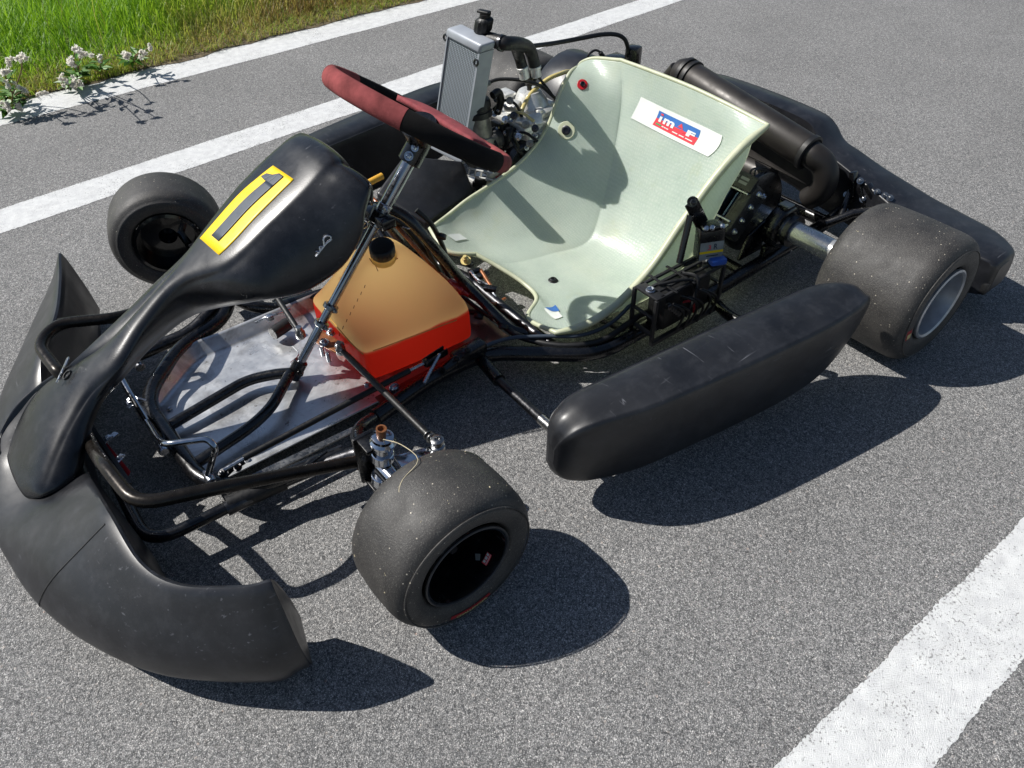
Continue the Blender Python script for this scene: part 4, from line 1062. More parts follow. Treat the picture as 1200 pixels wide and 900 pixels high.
mb = MB(); x_, y_ = frame(capn); M_ = 64
vs = []
for (rr_, h) in [(.0225, .002), (.0245, .005), (.0245, .022), (.022, .0255), (.018, .0262), (.002, .0262)]:
    for j in range(M_):
        a = 2*math.pi*j/M_; k = rr_*(1-(.028 if (j % 4 < 2 and .004 < h < .024) else 0)); vs.append(capc+capn*h+(x_*math.cos(a)+y_*math.sin(a))*k)
mb.add(vs, [(i*M_+j, i*M_+(j+1) % M_, (i+1)*M_+(j+1) % M_, (i+1)*M_+j) for i in range(5) for j in range(M_)]+[tuple(5*M_+j for j in range(M_))]); mb.build('filler_cap', 'rubberhose', tank_o, ang=50)
bpy.context.view_layer.update()
_ev = tank_o.evaluated_get(bpy.context.evaluated_depsgraph_get())
def on_tank(px, py):
    ok, p, n, i = _ev.ray_cast(CAM, ray(px, py).normalized()); return (p+n*.0006) if ok else None
def mark(pts, r, mat, name):
    q = [on_tank(*p) for p in pts]; q = [p for p in q if p]
    if len(q) > 1: mb = MB(); mb.tube(spline(q, 3), r, 6); mb.build(name, MT[mat], tank_o)
MT['grime'] = simple('brown_tank_grime', '#6b4420', .7, 0, 60, .3)
MT['tankseam'] = simple('tank_weld_seam', '#b98f4a', .45, 0, 40, .2)
for k in range(9): mark([(428-4.2*k, 334+8*k), (427-4.2*k, 337.5+8*k)], .0007, 'grime', 'scuff_mark')
mark([(433, 303), (440, 311), (452, 309), (466, 303)], .0008, 'grime', 'scuff_mark'); mark([(440, 311), (443, 318)], .0007, 'grime', 'scuff_mark')
mark([(386, 372), (398, 386), (412, 402), (426, 415)], .0013, 'tankseam', 'weld_seam')
mark([(414, 306), (404, 330), (394, 352), (386, 370)], .0013, 'tankseam', 'weld_seam')
mark([(437, 411), (470, 399), (505, 386), (535, 375)], .0010, 'tankseam', 'weld_seam')
# fuel hose, filter and the tank strap wires
mb = MB(); mb.tube(spline([Z(424, 222, .30), Z(440, 236, .285), Z(462, 262, .27), Z(490, 293, .22), Z(510, 315, .17), Z(526, 329, .14)], 8), .0042, 10); hs = mb.build('fuel_hose', 'orangehose', K)
mb = MB(); p0, p1 = Z(524, 331, .135), Z(544, 342, .12); mb.lathe(p0, p1-p0, [(.005, -.01), (.005, 0), (.011, .002), (.0125, .006), (.0125, (p1-p0).length-.004), (.008, (p1-p0).length), (.005, (p1-p0).length+.012)], 24); mb.build('fuel_filter', 'filter', K)
mb = MB(); mb.tube(spline([Z(548, 346, .11), Z(560, 352, .09), Z(580, 356, .075), Z(592, 350, .07)], 6), .004, 8); mb.build('fuel_hose', 'orangehose', K)
mb = MP(); mb.tube(spline([X(391, 319, .93), X(398, 310, .925), X(403, 300, .92), X(399, 298, .92), X(390, 310, .925), X(387, 318, .93)], 5, True), .0012, 6, closed=True); mb.tube(spline([X(409, 292, .91), X(413, 288, .905), X(411, 283, .905), X(407, 287, .91)], 5, True), .0012, 6, closed=True); mb.build('lock_wire', 'filter', K)
mb = MB(); mb.tube([Z(423, 219, .30), Z(448, 206, .305)], .0068, 12); mb.build('throttle_lever', 'yellowgrip', K)
mb = MP(); p = Z(475, 258, .31); mb.tube(spline([p, Z(482, 262, .30), Z(480, 268, .29), Z(472, 266, .29)], 4), .0014, 6); mb.hexbolt(Z(430, 254, .30), (.5, .5, 1), .008, .009); mb.hexbolt(Z(426, 263, .29), (.5, .5, 1), .006, .009); mb.build('support_bolt', 'zinc', K)

# ---------------- seat
Y2 = -.20
rows = [
 [Z(504, 268, .13), Z(515, 285, .118), Z(530, 296.5, .106), Z(558, 298, .092), Z(588, 315, .072), Z(615, 333, .056), Z(629, 350, .055), Z(619, 373, .072), Z(652, 390, .092)],
 [Y(524, 253, -.2), V((.550, -.170, .100)), V((.535, -.115, .072)), V((.515, -.045, .054)), V((.505, .04, .048)), V((.515, .135, .046)), V((.545, .19, .056)), V((.575, .245, .070)), Z(676, 384, .098)],
 [Y(548, 234, -.2), V((.487, -.165, .104)), V((.465, -.10, .066)), V((.446, -.03, .043)), V((.44, .045, .038)), V((.45, .15, .04)), V((.475, .215, .052)), V((.49, .275, .085)), Y(700, 373, .30)],
 [Y(580, 213, -.2), V((.410, -.160, .124)), V((.395, -.09, .074)), V((.385, -.018, .041)), V((.38, .05, .035)), V((.385, .17, .036)), V((.40, .255, .058)), V((.415, .308, .11)), Y(730, 350, .298)],
 [Y(612, 188, -.2), V((.325, -.150, .142)), V((.305, -.078, .084)), V((.281, -.004, .041)), V((.278, .06, .037)), V((.29, .18, .042)), V((.315, .270, .075)), V((.345, .318, .145)), Y(765, 311, .297)],
 [Y(640, 152, -.2), V((.262, -.150, .206)), V((.245, -.085, .154)), V((.220, -.022, .113)), V((.208, .06, .104)), V((.212, .19, .108)), V((.245, .272, .14)), V((.275, .320, .195)), Y(800, 260, .296)],
 [Y(655, 112, -.2), V((.212, -.158, .294)), V((.188, -.108, .258)), V((.158, -.054, .229)), V((.146, .05, .219)), V((.152, .20, .224)), V((.180, .272, .25)), V((.215, .318, .285)), Y(838, 208, .300)],
 [Y(667, 87, -.2), V((.170, -.170, .354)), V((.146, -.132, .336)), V((.117, -.085, .325)), V((.108, .05, .32)), V((.115, .2, .325)), V((.132, .268, .335)), V((.155, .308, .345)), Y(871, 171, .306)],
 [X(676, 79, .14), X(683, 72.5, .122), X(697, 68.3, .106), X(728, 70.5, .096), X(765, 84, .094), X(810, 102, .094), X(850, 121, .096), X(880, 136.5, .098), X(900, 147, .10)],
]
for q in rows:                            # tighten the corner between the far side and the back
    c3 = q[3]; q.insert(4, c3*.82+q[4]*.18); q.insert(3, c3*.84+q[2]*.16)
SS = Surf(rows); mb = MB(); mb.grid(SS.net(96, 96), uvs=True); seat = mb.build('seat', 'seat', K, ang=180, solid=.0045, offset=0)
edge = [SS(0, v/60) for v in range(60)]+[SS(u/70, 1) for u in range(70)]+[SS(1, 1-v/60) for v in range(60)]+[SS(1-u/70, 0) for u in range(70)]
er = [.005]*60+[.005+.0035*min(1, u/10, (70-u)/6) for u in range(70)]+[.0045]*60+[.005]*70
mb = MB(); mb.tube(edge, er, 10, closed=True); mb.build('resin_edge', 'seatrim', seat)
# near side rim: thick yellowed lay-up edge
sp_ = Patch(SS, (752.3, 113.6), (848, 159), (831, 184), (740.6, 138), .0042)
mb = MB(); sp_.rect(mb, 0, 1, 0, 1, 0, 20); stk = mb.build('seat_sticker', 'white', seat)
lo = Patch(SS, (774, 129), (823, 153), (814, 170), (766, 146), .0048)
mb = MB(); mb.cur = 0; lo.rect(mb, 0, 1, 0, .5, 0, 8); mb.cur = 1; lo.rect(mb, 0, 1, .5, 1, 0, 8)
mb.build('logo', ['logoblue', 'logored'], stk)
mb = MB(); m = lambda a, b: lo(a, b, .0007)
put_text(mb, 'm', m, .20, .47, .28, .66, .04); put_text(mb, 'F', m, .76, .93, .30, .68, .05)
mb.add([m(.08, .3), m(.145, .3), m(.145, .66), m(.08, .66)], [(0, 1, 2, 3)]); 
bar = lambda a0, a1, b0, b1: mb.add([m(a0, b0), m(a1, b0), m(a1, b1), m(a0, b1)], [(0, 1, 2, 3)])
for a0, a1 in ((.22, .28), (.29, .34), (.35, .40), (.50, .62), (.65, .76), (.79, .94)): bar(a0, a1, .80, .86)

mb.build('logo_letters', 'white', stk)
mb = MB(); mb.add([m(.08, .10), m(.15, .10), m(.15, .22), m(.08, .22)], [(0, 1, 2, 3)]); mb.add([m(.60, .12), m(.66, .42), m(.54, .42)], [(0, 1, 2)]); mb.add([m(.66, .44), m(.74, .62), m(.69, .66), m(.60, .5)], [(0, 1, 2, 3)]); mb.build('logo_accent', 'logored', stk)
mb = MB(); mb.add([m(.06, .78), m(.2, .78), m(.2, .87), m(.06, .87)], [(0, 1, 2, 3)]); mb.build('logo_accent', 'green', stk)
# washers and bolts through the shell
def washer(px, py, r1, r2, mat, name='seat_washer'):
    u, v = SS.find(px, py); p = SS(u, v); n = SS.normal(u, v); mb = MB(); mb.lathe(p+n*.0005, n, [(r1, 0), (r1, .003), (r1-.001, .0038), (r2, .0038)], 32); w_ = mb.build(name, mat, seat)
    mb = MB(); mb.lathe(p+n*.006, n, [(r2, -.002), (r2, .0015), (r2*.82, .0025), (r2*.55, .0025), (r2*.5, .0005), (.0008, .0005)], 24); mb.build('seat_bolt', 'darksteel', seat)
washer(682.5, 99.5, .0125, .006, 'redpart'); washer(664, 153, .021, .011, 'seatrim'); washer(648, 330, .0115, .008, 'matblack')
def sticker(corn, mat, name, parent, S=SS, lift=.0045):
    p = Patch(S, *corn, lift); mb = MB(); p.rect(mb, 0, 1, 0, 1, 0, 8); mb.build(name, mat, parent); return p
sticker([(637, 363.5), (651, 361.5), (659, 373), (650, 376)], 'white', 'maker_label', seat)
sticker([(638, 362.5), (650, 359.5), (655, 366.5), (646, 367)], 'logoblue', 'maker_label', seat, lift=.0052)
sticker([(523, 277), (538, 275.5), (547, 282), (533, 284)], 'white', 'maker_label', seat)

# ---------------- rear axle, bearing carriers, brake
ax = MB(); ax.cyl((0, -.56, RR), (0, .56, RR), .025, n=40); axle = ax.build('rear_axle', 'axle', K)
def carrier(y, nm='bearing_carrier'):
    mb = MB(); mb.lathe((0, y-.018, RR), (0, 1, 0), [(.030, 0), (.047, .002), (.05, .006), (.05, .030), (.047, .034), (.040, .036), (.039, .032), (.030, .031)], 40)
    mb.box((.0, y, RR-.065), (.10, .016, .06), None, .005); mb.box((0, y, RR+.048), (.03, .03, .012), None, .004)
    o = mb.build(nm, 'blackpaint', K)
    mb = MB(); mb.lathe((0, y+.012, RR), (0, 1, 0), [(.026, 0), (.037, .0), (.037, .006), (.026, .006)], 36); mb.build('bearing', 'steel', o)
    mb = MP()
    for dx in (-.038, .038): mb.hexbolt((dx, y+.009, RR-.075), (0, 1, 0), .008, .007)
    mb.build('carrier_bolt', 'zinc', o); return o
c1 = carrier(.33); carrier(-.33)
mb = MB(); mb.box(V((0.005, .335, RR+.057)), (.022, .026, .004), None, .001); mb.build('carrier_label', 'greylabel', c1)
mb = MB(); mb.lathe((0, .355, RR), (0, 1, 0), [(.026, 0), (.036, 0), (.036, .012), (.026, .012)], 32); mb.build('axle_collar', 'darksteel', K)
mb = MB(); mb.lathe((0, .243, RR), (0, 1, 0), [(.035, 0), (.092, 0), (.095, .002), (.095, .012), (.092, .014), (.035, .014)], 48); mb.lathe((0, .21, RR), (0, 1, 0), [(.026, 0), (.045, 0), (.045, .04), (.026, .04)], 32)
dsc = mb.build('brake_disc', 'darksteel', K)
# caliper: body over the disc ahead of the axle, seen from above-front
mb = MB()
cc = V((.085, .250, .178)); rt = Matrix.Rotation(math.radians(48), 3, 'Y')
for dy in (-.031, .031):
    mb.box(cc+V((0, dy, 0)), (.125, .028, .062), rt, .008)
for dx in (-.052, .052): mb.box(cc+rt @ V((dx, 0, .012)), (.018, .085, .040), rt, .004)
mb.box(cc+rt @ V((-.054, 0, .036)), (.036, .082, .010), rt, .002)
MT['castblack'] = simple('black_anodised_caliper', '#3d3d3c', .34, .5, 60, .3)
cal = mb.build('brake_caliper', 'castblack', K)
mb = MP()
for dy in (-.016, .016): mb.box(cc+V((0, dy, 0))+rt @ V((0, 0, .008)), (.062, .006, .040), rt, .001)
mb.build('brake_pad', 'darksteel', cal)
MT['padblue'] = simple('blued_steel', '#4d5f78', .35, .8, 60, .3)
mb = MP()
for dy in (-.0235, .0235): mb.box(cc+V((0, dy*.45, 0))+rt @ V((0, 0, .020)), (.058, .004, .024), rt, .001)
mb.build('pad_backing', 'padblue', cal)
mb = MP()
for dx in (-.046, -.015, .018, .046): mb.hexbolt(cc+V((0, .044, 0))+rt @ V((dx, 0, .012)), (0, 1, 0), .0055, .006)
for dx in (-.034, .034): mb.cyl(cc+V((0, -.03, 0))+rt @ V((dx, 0, .032)), cc+V((0, .036, 0))+rt @ V((dx, 0, .032)), .003)
mb.hexbolt(cc+rt @ V((.05, .03, .02)), (.4, .3, 1), .006, .01); mb.hexbolt(cc+rt @ V((-.05, .036, -.01)), (0, 1, 0), .007, .01)
mb.build('caliper_bolt', 'zinc', cal)
top = cc+rt @ V((-.054, 0, .0418))
ux = V((0, 1, 0)); uy = rt @ V((1, 0, 0))
mb2 = MB(); put_text(mb2, '=', lambda a, b: top+ux*(-.024+.048*a)+uy*(-.008+.016*b), 0, .45, 0, 1, .03); put_text(mb2, '=', lambda a, b: top+ux*(-.024+.048*a)+uy*(-.008+.016*b), .55, 1, 0, 1, .03); mb2.build('caliper_marking', 'greylabel', cal)
for k in range(2):
    mb = MB(); mb.tube(spline([cc+V((-.03, .02+.012*k, .045)), X(880+5*k, 200, .05), X(895+3*k, 197+3*k, -.02), X(903, 202, -.08)], 6), .0022, 8); mb.build('brake_hose', 'rubberhose', K)
# caliper mount and seat stay
mb = MB(); mb.prism([V((.02, .300, .07)), V((.10, .300, .07)), V((.08, .300, .13)), V((.02, .300, .15))], (0, .008, 0), .002); mb.build('caliper_mount', 'blackpaint', K)
# small fittings behind the axle by the bumper
mb = MB()
for i, (px, py, l) in enumerate(((1000, 218, .05), (1012, 232, .04), (1022, 226, .03))):
    p = X(px, py, -.24); mb.box(p, (.02, .014, .07-.012*i), Matrix.Rotation(.3+.3*i, 3, 'X'), .003)
mb.tube([X(968, 262, -.16), X(1000, 250, -.2), X(1040, 245, -.25)], .011, 12); mb.tube([X(985, 255, -.18), X(1000, 215, -.26)], .008, 10); mb.build('bumper_mount', 'blackpaint', K)
mb = MP()
for p in ((992, 228), (1008, 212), (1012, 233), (1028, 225), (1037, 229), (1043, 232), (1018, 246), (990, 246)): mb.hexbolt(X(*p, -.235), (.7, .4, .5), rnd.uniform(.0035, .0065), .006)
mb.build('mount_bolt', 'steel', K)

# ---------------- rear bumper
def rb(y, x0, x1, z0, z1, rb_=.0):
    # closed section: front (x0) to rear (x1), z0 bottom, z1 top
    c = .011
    return [V((x0, y, z0+c)), V((x0, y, z1-c)), V((x0-c*.3, y, z1-c*.3)), V((x0-c, y, z1)), V(((x0+x1)/2, y, z1+.003)), V((x1+c, y, z1-.002)), V((x1+c*.3, y, z1-c*.4)), V((x1, y, z1-c)), V((x1-.004, y, (z0+z1)/2)), V((x1, y, z0+c)), V((x1+c, y, z0)), V((x0-c, y, z0))]
H = [(.722, -.215, -.275, .075, .135), (.708, -.20, -.295, .062, .147), (.65, -.192, -.328, .055, .150), (.56, -.192, -.342, .055, .152), (.50, -.200, -.345, .055, .156), (.44, -.222, -.345, .058, .166), (.36, -.238, -.345, .06, .180), (.29, -.244, -.345, .065, .196),
     (.24, -.248, -.345, .07, .208), (.205, -.256, -.345, .075, .236), (.17, -.258, -.342, .08, .252), (.08, -.258, -.340, .085, .258), (0, -.258, -.340, .085, .259)]
rws = [rb(*h) for h in H]; rws = rws+[[V((p.x, -p.y, p.z)) for p in q] for q in reversed(rws[:-1])]
rws = [[sum((p for p in rws[0]), V((0, 0, 0)))/len(rws[0])+V((0, .004, 0)) if 0 else p for p in q] for q in rws]
mb = MB(); P = Surf([q+[q[0]] for q in rws]).net(120, 36); mb.grid(P)
o0 = len(mb.v); mb.add(P[0], [tuple(range(len(P[0])))]); mb.add(P[-1], [tuple(range(len(P[-1])))])
rbm = mb.build('rear_bumper', 'plastic', K, ang=45)
mb = MB(); mb.box((-.225, .706, .082), (.05, .03, .03), None, .005); mb.build('bumper_foot', 'matblack', rbm)
tubep('bumper_tube', [(-.2, .33, .068), (-.285, .33, .10)], .012); tubep('bumper_tube', [(-.2, -.33, .068), (-.285, -.33, .10)], .012)

# ---------------- side pods
def side_pod(sgn):
    # sections along x: (x, y_in, y_out, z_bot, z_top)
    q = [(.854, .530, .546, .118, .158), (.850, .521, .556, .098, .180), (.839, .512, .567, .078, .199), (.820, .507, .578, .063, .212), (.785, .505, .592, .051, .220), (.70, .516, .618, .046, .224), (.56, .532, .642, .047, .227), (.42, .550, .662, .048, .229), (.33, .562, .672, .055, .231), (.27, .572, .674, .068, .232), (.225, .588, .670, .088, .231), (.20, .602, .662, .118, .222), (.192, .616, .652, .14, .204)]
    rr_ = []
    for x, yi, yo, zb, zt in q:
        c = min(.022, (zt-zb)*.3, (yo-yi)*.3); t = .006; k = min(1, (yo-yi)/.08)
        rr_.append([V((x, sgn*y, z)) for y, z in [(yi, zb+c), (yi+.002, zt-c), (yi+c*.35, zt-c*.3), (yi+c, zt), ((yi+yo)/2, zt+t*.3), (yo-c*.7, zt-.004), (yo-c*.18, zt-c*.30), (yo, zt-c), (yo-.004*k, (zt+zb)/2), (yo-.014*k, zb+c), (yo-.026*k, zb+.003), (yi+c, zb)]])
    mb = MB(); P = Surf([p+[p[0]] for p in rr_]).net(90, 48); mb.grid(P)
    mb.add(P[0], [tuple(range(len(P[0])))]); mb.add(P[-1], [tuple(range(len(P[-1])))]); return mb.build('side_pod', 'pod', K, ang=50)
side_pod(1); side_pod(-1)

# ---------------- exhaust
mb = MB(); a, b = V((-.165, -.140, .298)), V((-.165, .255, .232)); d = b-a
mb.lathe(a, d, [(.018, -.034), (.028, -.030), (.036, -.016), (.037, -.004), (.039, 0), (.039, d.length-.012), (.037, d.length-.004), (.033, d.length)], 40); ex = mb.build('exhaust_silencer', 'exhaust', K)
mb = MP(); dn = d.normalized()
for t in (-.006, .012): mb.lathe(a+dn*t, dn, [(.036, 0), (.043, .001), (.043, .010), (.036, .011)], 40)
mb.lathe(b-dn*.008, dn, [(.037, 0), (.0415, .001), (.0415, .012), (.036, .014), (.031, .012)], 40); mb.build('silencer_band', 'matblack', ex)
mb = MB(); e = b+dn*.002; mb.tube(spline([b-dn*.01, e+dn*.014, e+V((-.010, .036, -.018)), e+V((-.014, .050, -.048)), e+V((-.014, .046, -.085)), e+V((-.012, .02, -.115))], 8), [.031, .032, .032, .031, .030, .027], 28); mb.build('exhaust_elbow', 'exhaust', ex)
mb = MB(); mb.tube(spline([V((.12, -.24, .14)), V((.02, -.25, .13)), V((-.09, -.26, .15)), V((-.155, -.235, .22)), a-dn*.035], 8), [.018, .026, .034, .030, .018], 24); mb.build('expansion_pipe', 'exhaust', K)
MT['heatplate'] = simple('brown_heat_plate', '#4f4a44', .5, .4, 20, .3)
mb = MB(); mb.prism([X(872, 170, -.09), X(945, 216, -.09), X(905, 196, -.05), X(868, 178, -.05)], (-.003, 0, -.004)); mb.build('heat_shield', 'heatplate', K)
mb = MB(); mb.tube([V((-.12, -.20, .16)), V((-.12, .20, .16))], .03, 20); mb.build('lower_pipe', 'exhaust', K)
# ---------------- engine
EX, EY = .235, -.278
eng = MB(); eng.lathe((EX-.03, EY-.09, .13), (0, 1, 0), [(.05, 0), (.072, .006), (.075, .02), (.075, .125), (.070, .135), (.050, .142), (.046, .146), (.02, .148)], 40); eng.box((EX-.03, EY, .15), (.12, .13, .09), None, .012)
eng.box((EX-.02, EY, .06), (.16, .12, .035), None, .006); engo = eng.build('engine', 'dirtyalu', K)
up_ = (X(634, 92, EX)-X(634, 175, EX)); up_ = V((0.04, -.02, 1)).normalized()
base = V((EX, EY, .19))
cyl_ = MB(); cyl_.box(base+up_*.032, (.132, .132, .085), None, .018, 3); cyl_.box(base+up_*.068, (.150, .140, .016), None, .006); cyl_.box(base+up_*.0, (.145, .13, .014), None, .005); cyl_.box(base+V((.045, .03, .03)), (.05, .05, .045), None, .01)
cyl_.box(base+V((0, .070, .028)), (.07, .02, .05), None, .006); cyl_.box(base+V((.07, -.01, .03)), (.02, .08, .05), None, .006)
cy = cyl_.build('cylinder', 'castalu', engo)
hd = MB(); hp = base+up_*.077
hd.lathe(hp, up_, [(.056, 0), (.060, .002), (.060, .012), (.057, .015), (.046, .020), (.040, .032), (.031, .046), (.027, .052), (.022, .053)], 48)
head = hd.build('cylinder_head', 'castalu', engo)
mb = MP()
for k in range(6):
    t = k*math.pi/3+.3; p = hp+V((math.cos(t)*.049, math.sin(t)*.049, .016)); mb.lathe(p, up_, [(.0105, 0), (.0105, .006), (.008, .009)], 14)
mb.build('head_nut', 'castalu', head)
mb = MP()
for t in (.8, 2.4, 4.0, 5.6): p = base+V((math.cos(t)*.078, math.sin(t)*.078, .074)); mb.hexbolt(p, (0, 0, 1), .006, .007)

for dy in (-.045, 0, .045):
    for dz in (.0, .05): mb.hexbolt(base+V((.068, dy, dz)), (1, 0, .05), .0055, .006)
for dx in (-.045, .045): mb.hexbolt(base+V((dx, .068, .05)), (0, 1, .05), .0055, .006)
mb.build('engine_bolt', 'zinc', engo)
# clutch and ignition covers on the inner side
mb = MB(); cpt = Y(617, 189, -.226); mb.lathe(cpt, (.4, 1, .2), [(.052, -.02), (.058, -.005), (.058, .012), (.053, .020), (.044, .024), (.042, .020), (.012, .020), (.010, .026), (.001, .027)], 44); mb.build('ignition_cover', 'darksteel', engo)
mb = MP()
for k in range(5): t = k*2*math.pi/5; mb.hexbolt(cpt+V((math.cos(t)*.05, .02, math.sin(t)*.05)), (.4, 1, .2), .004, .005)
mb.build('cover_bolt', 'zinc', engo)
# carburettor: black float cap over a grey body ahead of the cylinder
kc = X(561, 131, .385); kb = X(563, 168, .385)
mb = MB(); ka = (kc-kb).normalized(); ka = V((.05, -.12, 1)).normalized()
mb.lathe(kc-ka*.065, ka, [(.022, 0), (.025, .004), (.025, .05), (.027, .055)], 32); mb.box(kc-ka*.075, (.06, .055, .04), None, .008); mb.cyl(kc-ka*.07, V((.31, -.29, .215)), .021, .024); carb = mb.build('carburettor', 'dirtyalu', engo)
mb = MB(); mb.lathe(kc-ka*.012, ka, [(.029, 0), (.032, .002), (.032, .014), (.029, .016), (.029, .020), (.0315, .022), (.0315, .036), (.029, .041), (.022, .043), (.0, .043)], 36); mb.build('carburettor_cap', 'rubberhose', engo)
mb = MB(); mb.tube(spline([kc+ka*.03, kc+ka*.05+V((-.004, .004, 0)), X(565, 101, .36), X(574, 96, .34)], 6), .0075, 12); mb.build('cable_boot', 'greylabel', engo)
mb = MB(); mb.tube(spline([X(570, 98, .35), X(585, 93, .32), X(610, 94, .28), X(632, 100, .24), X(645, 110, .20), X(656, 122, .18)], 8), .0042, 10); mb.build('throttle_cable', 'rubberhose', K)
mb = MB(); mb.tube(spline([X(609, 142, .30), X(612, 128, .29), X(622, 110, .25), X(640, 94, .20), X(655, 87, .16), X(668, 84, .10), X(682, 92, .04)], 8), .0052, 10); mb.build('breather_hose', 'yellowhose', K)
mb = MB(); mb.tube(spline([X(577, 112, .36), X(584, 108, .34), X(587, 118, .33), X(583, 132, .33)], 6), .009, 12); mb.build('fuel_pump_hose', 'rubberhose', engo)
# wiring, linkages and small castings crowded round the cylinder
r = random.Random(8)
mb = MP()
for k in range(7):
    p = X(578+r.uniform(-8, 22), 140+r.uniform(0, 40), .335); q = p+V((r.uniform(-.03, .03), r.uniform(-.03, .03), -r.uniform(.02, .06))); mb.tube(spline([p, (p+q)/2+V((.012, .012, 0)), q], 5), r.uniform(.0022, .0045), 8)
mb.build('engine_wiring', 'rubberhose', engo)
mb = MP()
for k in range(6):
    p = X(590+r.uniform(-6, 10), 140+r.uniform(0, 45), .325); mb.box(p, (r.uniform(.01, .024), r.uniform(.01, .024), r.uniform(.01, .03)), Matrix.Rotation(r.uniform(0, 2), 3, 'Z'), .003)
mb.build('reed_block', 'matblack', engo)
mb = MP()
for k in range(8): mb.hexbolt(X(585+r.uniform(-8, 18), 128+r.uniform(0, 56), .33), (r.uniform(.2, .8), r.uniform(.2, .8), r.uniform(0, .8)), r.uniform(.003, .006), .007)
mb.build('linkage_bolt', 'zinc', engo)
mb = MB(); mb.box(base+V((.085, -.005, .035)), (.022, .085, .062), None, .006); mb.build('intake_manifold', 'matblack', engo)
mb = MB(); mb.lathe(base+V((.062, .03, .055)), (.7, .7, .1), [(.014, 0), (.014, .014), (.010, .016), (.010, .03), (.006, .034)], 18); mb.build('temperature_sensor', 'zinc', engo)
mb = MB(); mb.box(base+V((.055, .055, .09)), (.05, .05, .008), Matrix.Rotation(.6, 3, 'Z'), .002); mb.build('head_bracket', 'castalu', engo)
mb = MB(); mb.lathe(hp+up_*.05, up_, [(.006, 0), (.006, .012), (.009, .014), (.0095, .034), (.006, .038)], 14); mb.build('spark_plug_cap', 'matblack', engo)
mb = MP()
mb.tube(spline([hp+up_*.085, hp+up_*.10+V((.0, .02, 0)), hp+V((-.05, .03, .03)), hp+V((-.08, .02, -.02))], 8), .0035, 8)
mb.tube(spline([base+V((.07, .02, .06)), base+V((.10, .05, .07)), base+V((.09, .06, .03)), base+V((.07, .06, -.04))], 8), .0038, 8)
mb.tube(spline([base+V((.09, -.03, .05)), base+V((.125, .0, .06)), base+V((.13, .04, .02)), base+V((.10, .05, -.05))], 8), .0032, 8)
mb.tube(spline([base+V((.10, .0, .0)), base+V((.12, .03, -.02)), base+V((.11, .05, -.06)), base+V((.08, .05, -.09))], 8), .0045, 8)
mb.build('engine_hose', 'rubberhose', engo)
for dz in range(4):
    mb = MB(); mb.box(base+V((.0, .074, -.012-.014*dz)), (.10, .012, .006), None, .002); mb.build('cooling_fin', 'dirtyalu', engo)
for i, (px, py, xx, sz, mt) in enumerate(((588, 112, .30, .034, 'castalu'), (596, 124, .31, .030, 'castalu'), (606, 150, .31, .030, 'dirtyalu'), (622, 140, .305, .028, 'castalu'), (590, 152, .33, .026, 'matblack'), (600, 168, .33, .030, 'dirtyalu'), (612, 112, .27, .026, 'castalu'))):
    mb = MB(); mb.box(X(px, py, xx)-V((.02, .01, .01)), (sz, sz*1.3, sz*.8), Matrix.Rotation(.4*i, 3, 'Z') @ Matrix.Rotation(.3*i, 3, 'Y'), .005); mb.build('casting', mt, engo)
for i, (px, py, xx) in enumerate(((584, 116, .32), (599, 118, .31), (603, 135, .32), (594, 140, .33), (617, 146, .31), (628, 150, .30), (609, 160, .32), (622, 168, .30))):
    mb = MB(); mb.lathe(X(px, py, xx), (.8, .5+.1*(i % 3), .4), [(.006, 0), (.006, .008), (.009, .009), (.009, .013), (.004, .014), (.004, .022)], 12); mb.build('fitting', ('zinc', 'dirtyalu', 'darksteel')[i % 3], engo)
for i, q in enumerate((((578, 128), (590, 118), (604, 122), (612, 138)), ((585, 150), (596, 136), (610, 132), (626, 142)), ((592, 172), (602, 158), (616, 156), (630, 166)))):
    mb = MB(); mb.tube(spline([X(px, py, .335-.012*j) for j, (px, py) in enumerate(q)], 6), .0034, 8); mb.build('engine_hose', ('rubberhose', 'yellowhose', 'rubberhose')[i], engo)
mb = MB(); mb.lathe(cpt+V((.006, .012, .001)), (.4, 1, .2), [(.036, 0), (.038, .002), (.036, .005), (.022, .005), (.020, .009), (.008, .010)], 36); mb.build('cover_plate', 'castalu', engo)
# starter cage and bright fins in front of the crankcase
mb = MB()
for k in range(4): p = X(551+k*7, 196+k*2, .40); q = X(549+k*7, 205+k*2, .40); mb.tube([p, q], .0022, 8)
for k in range(2): mb.tube([X(548, 197+k*8, .40), X(578, 203+k*8, .40)], .0022, 8)
mb.box(X(562, 214, .38), (.05, .06, .03), None, .006); mb.cyl(X(572, 206, .39), X(584, 200, .37), .011); mb.build('starter_casting', 'castalu', engo)
mb = MB(); mb.cyl(X(582, 209, .37), X(600, 204, .34), .010); mb.box(X(590, 208, .36), (.03, .03, .02), None, .004); mb.build('starter_solenoid', 'redpart', engo)
mb = MP()
for k in range(8): mb.box(X(560+r.uniform(-12, 22), 215+r.uniform(-6, 12), .40), (.02, .03, .016), Matrix.Rotation(r.uniform(0, 2), 3, 'Z'), .003)
mb.build('starter_bracket', 'matblack', engo)

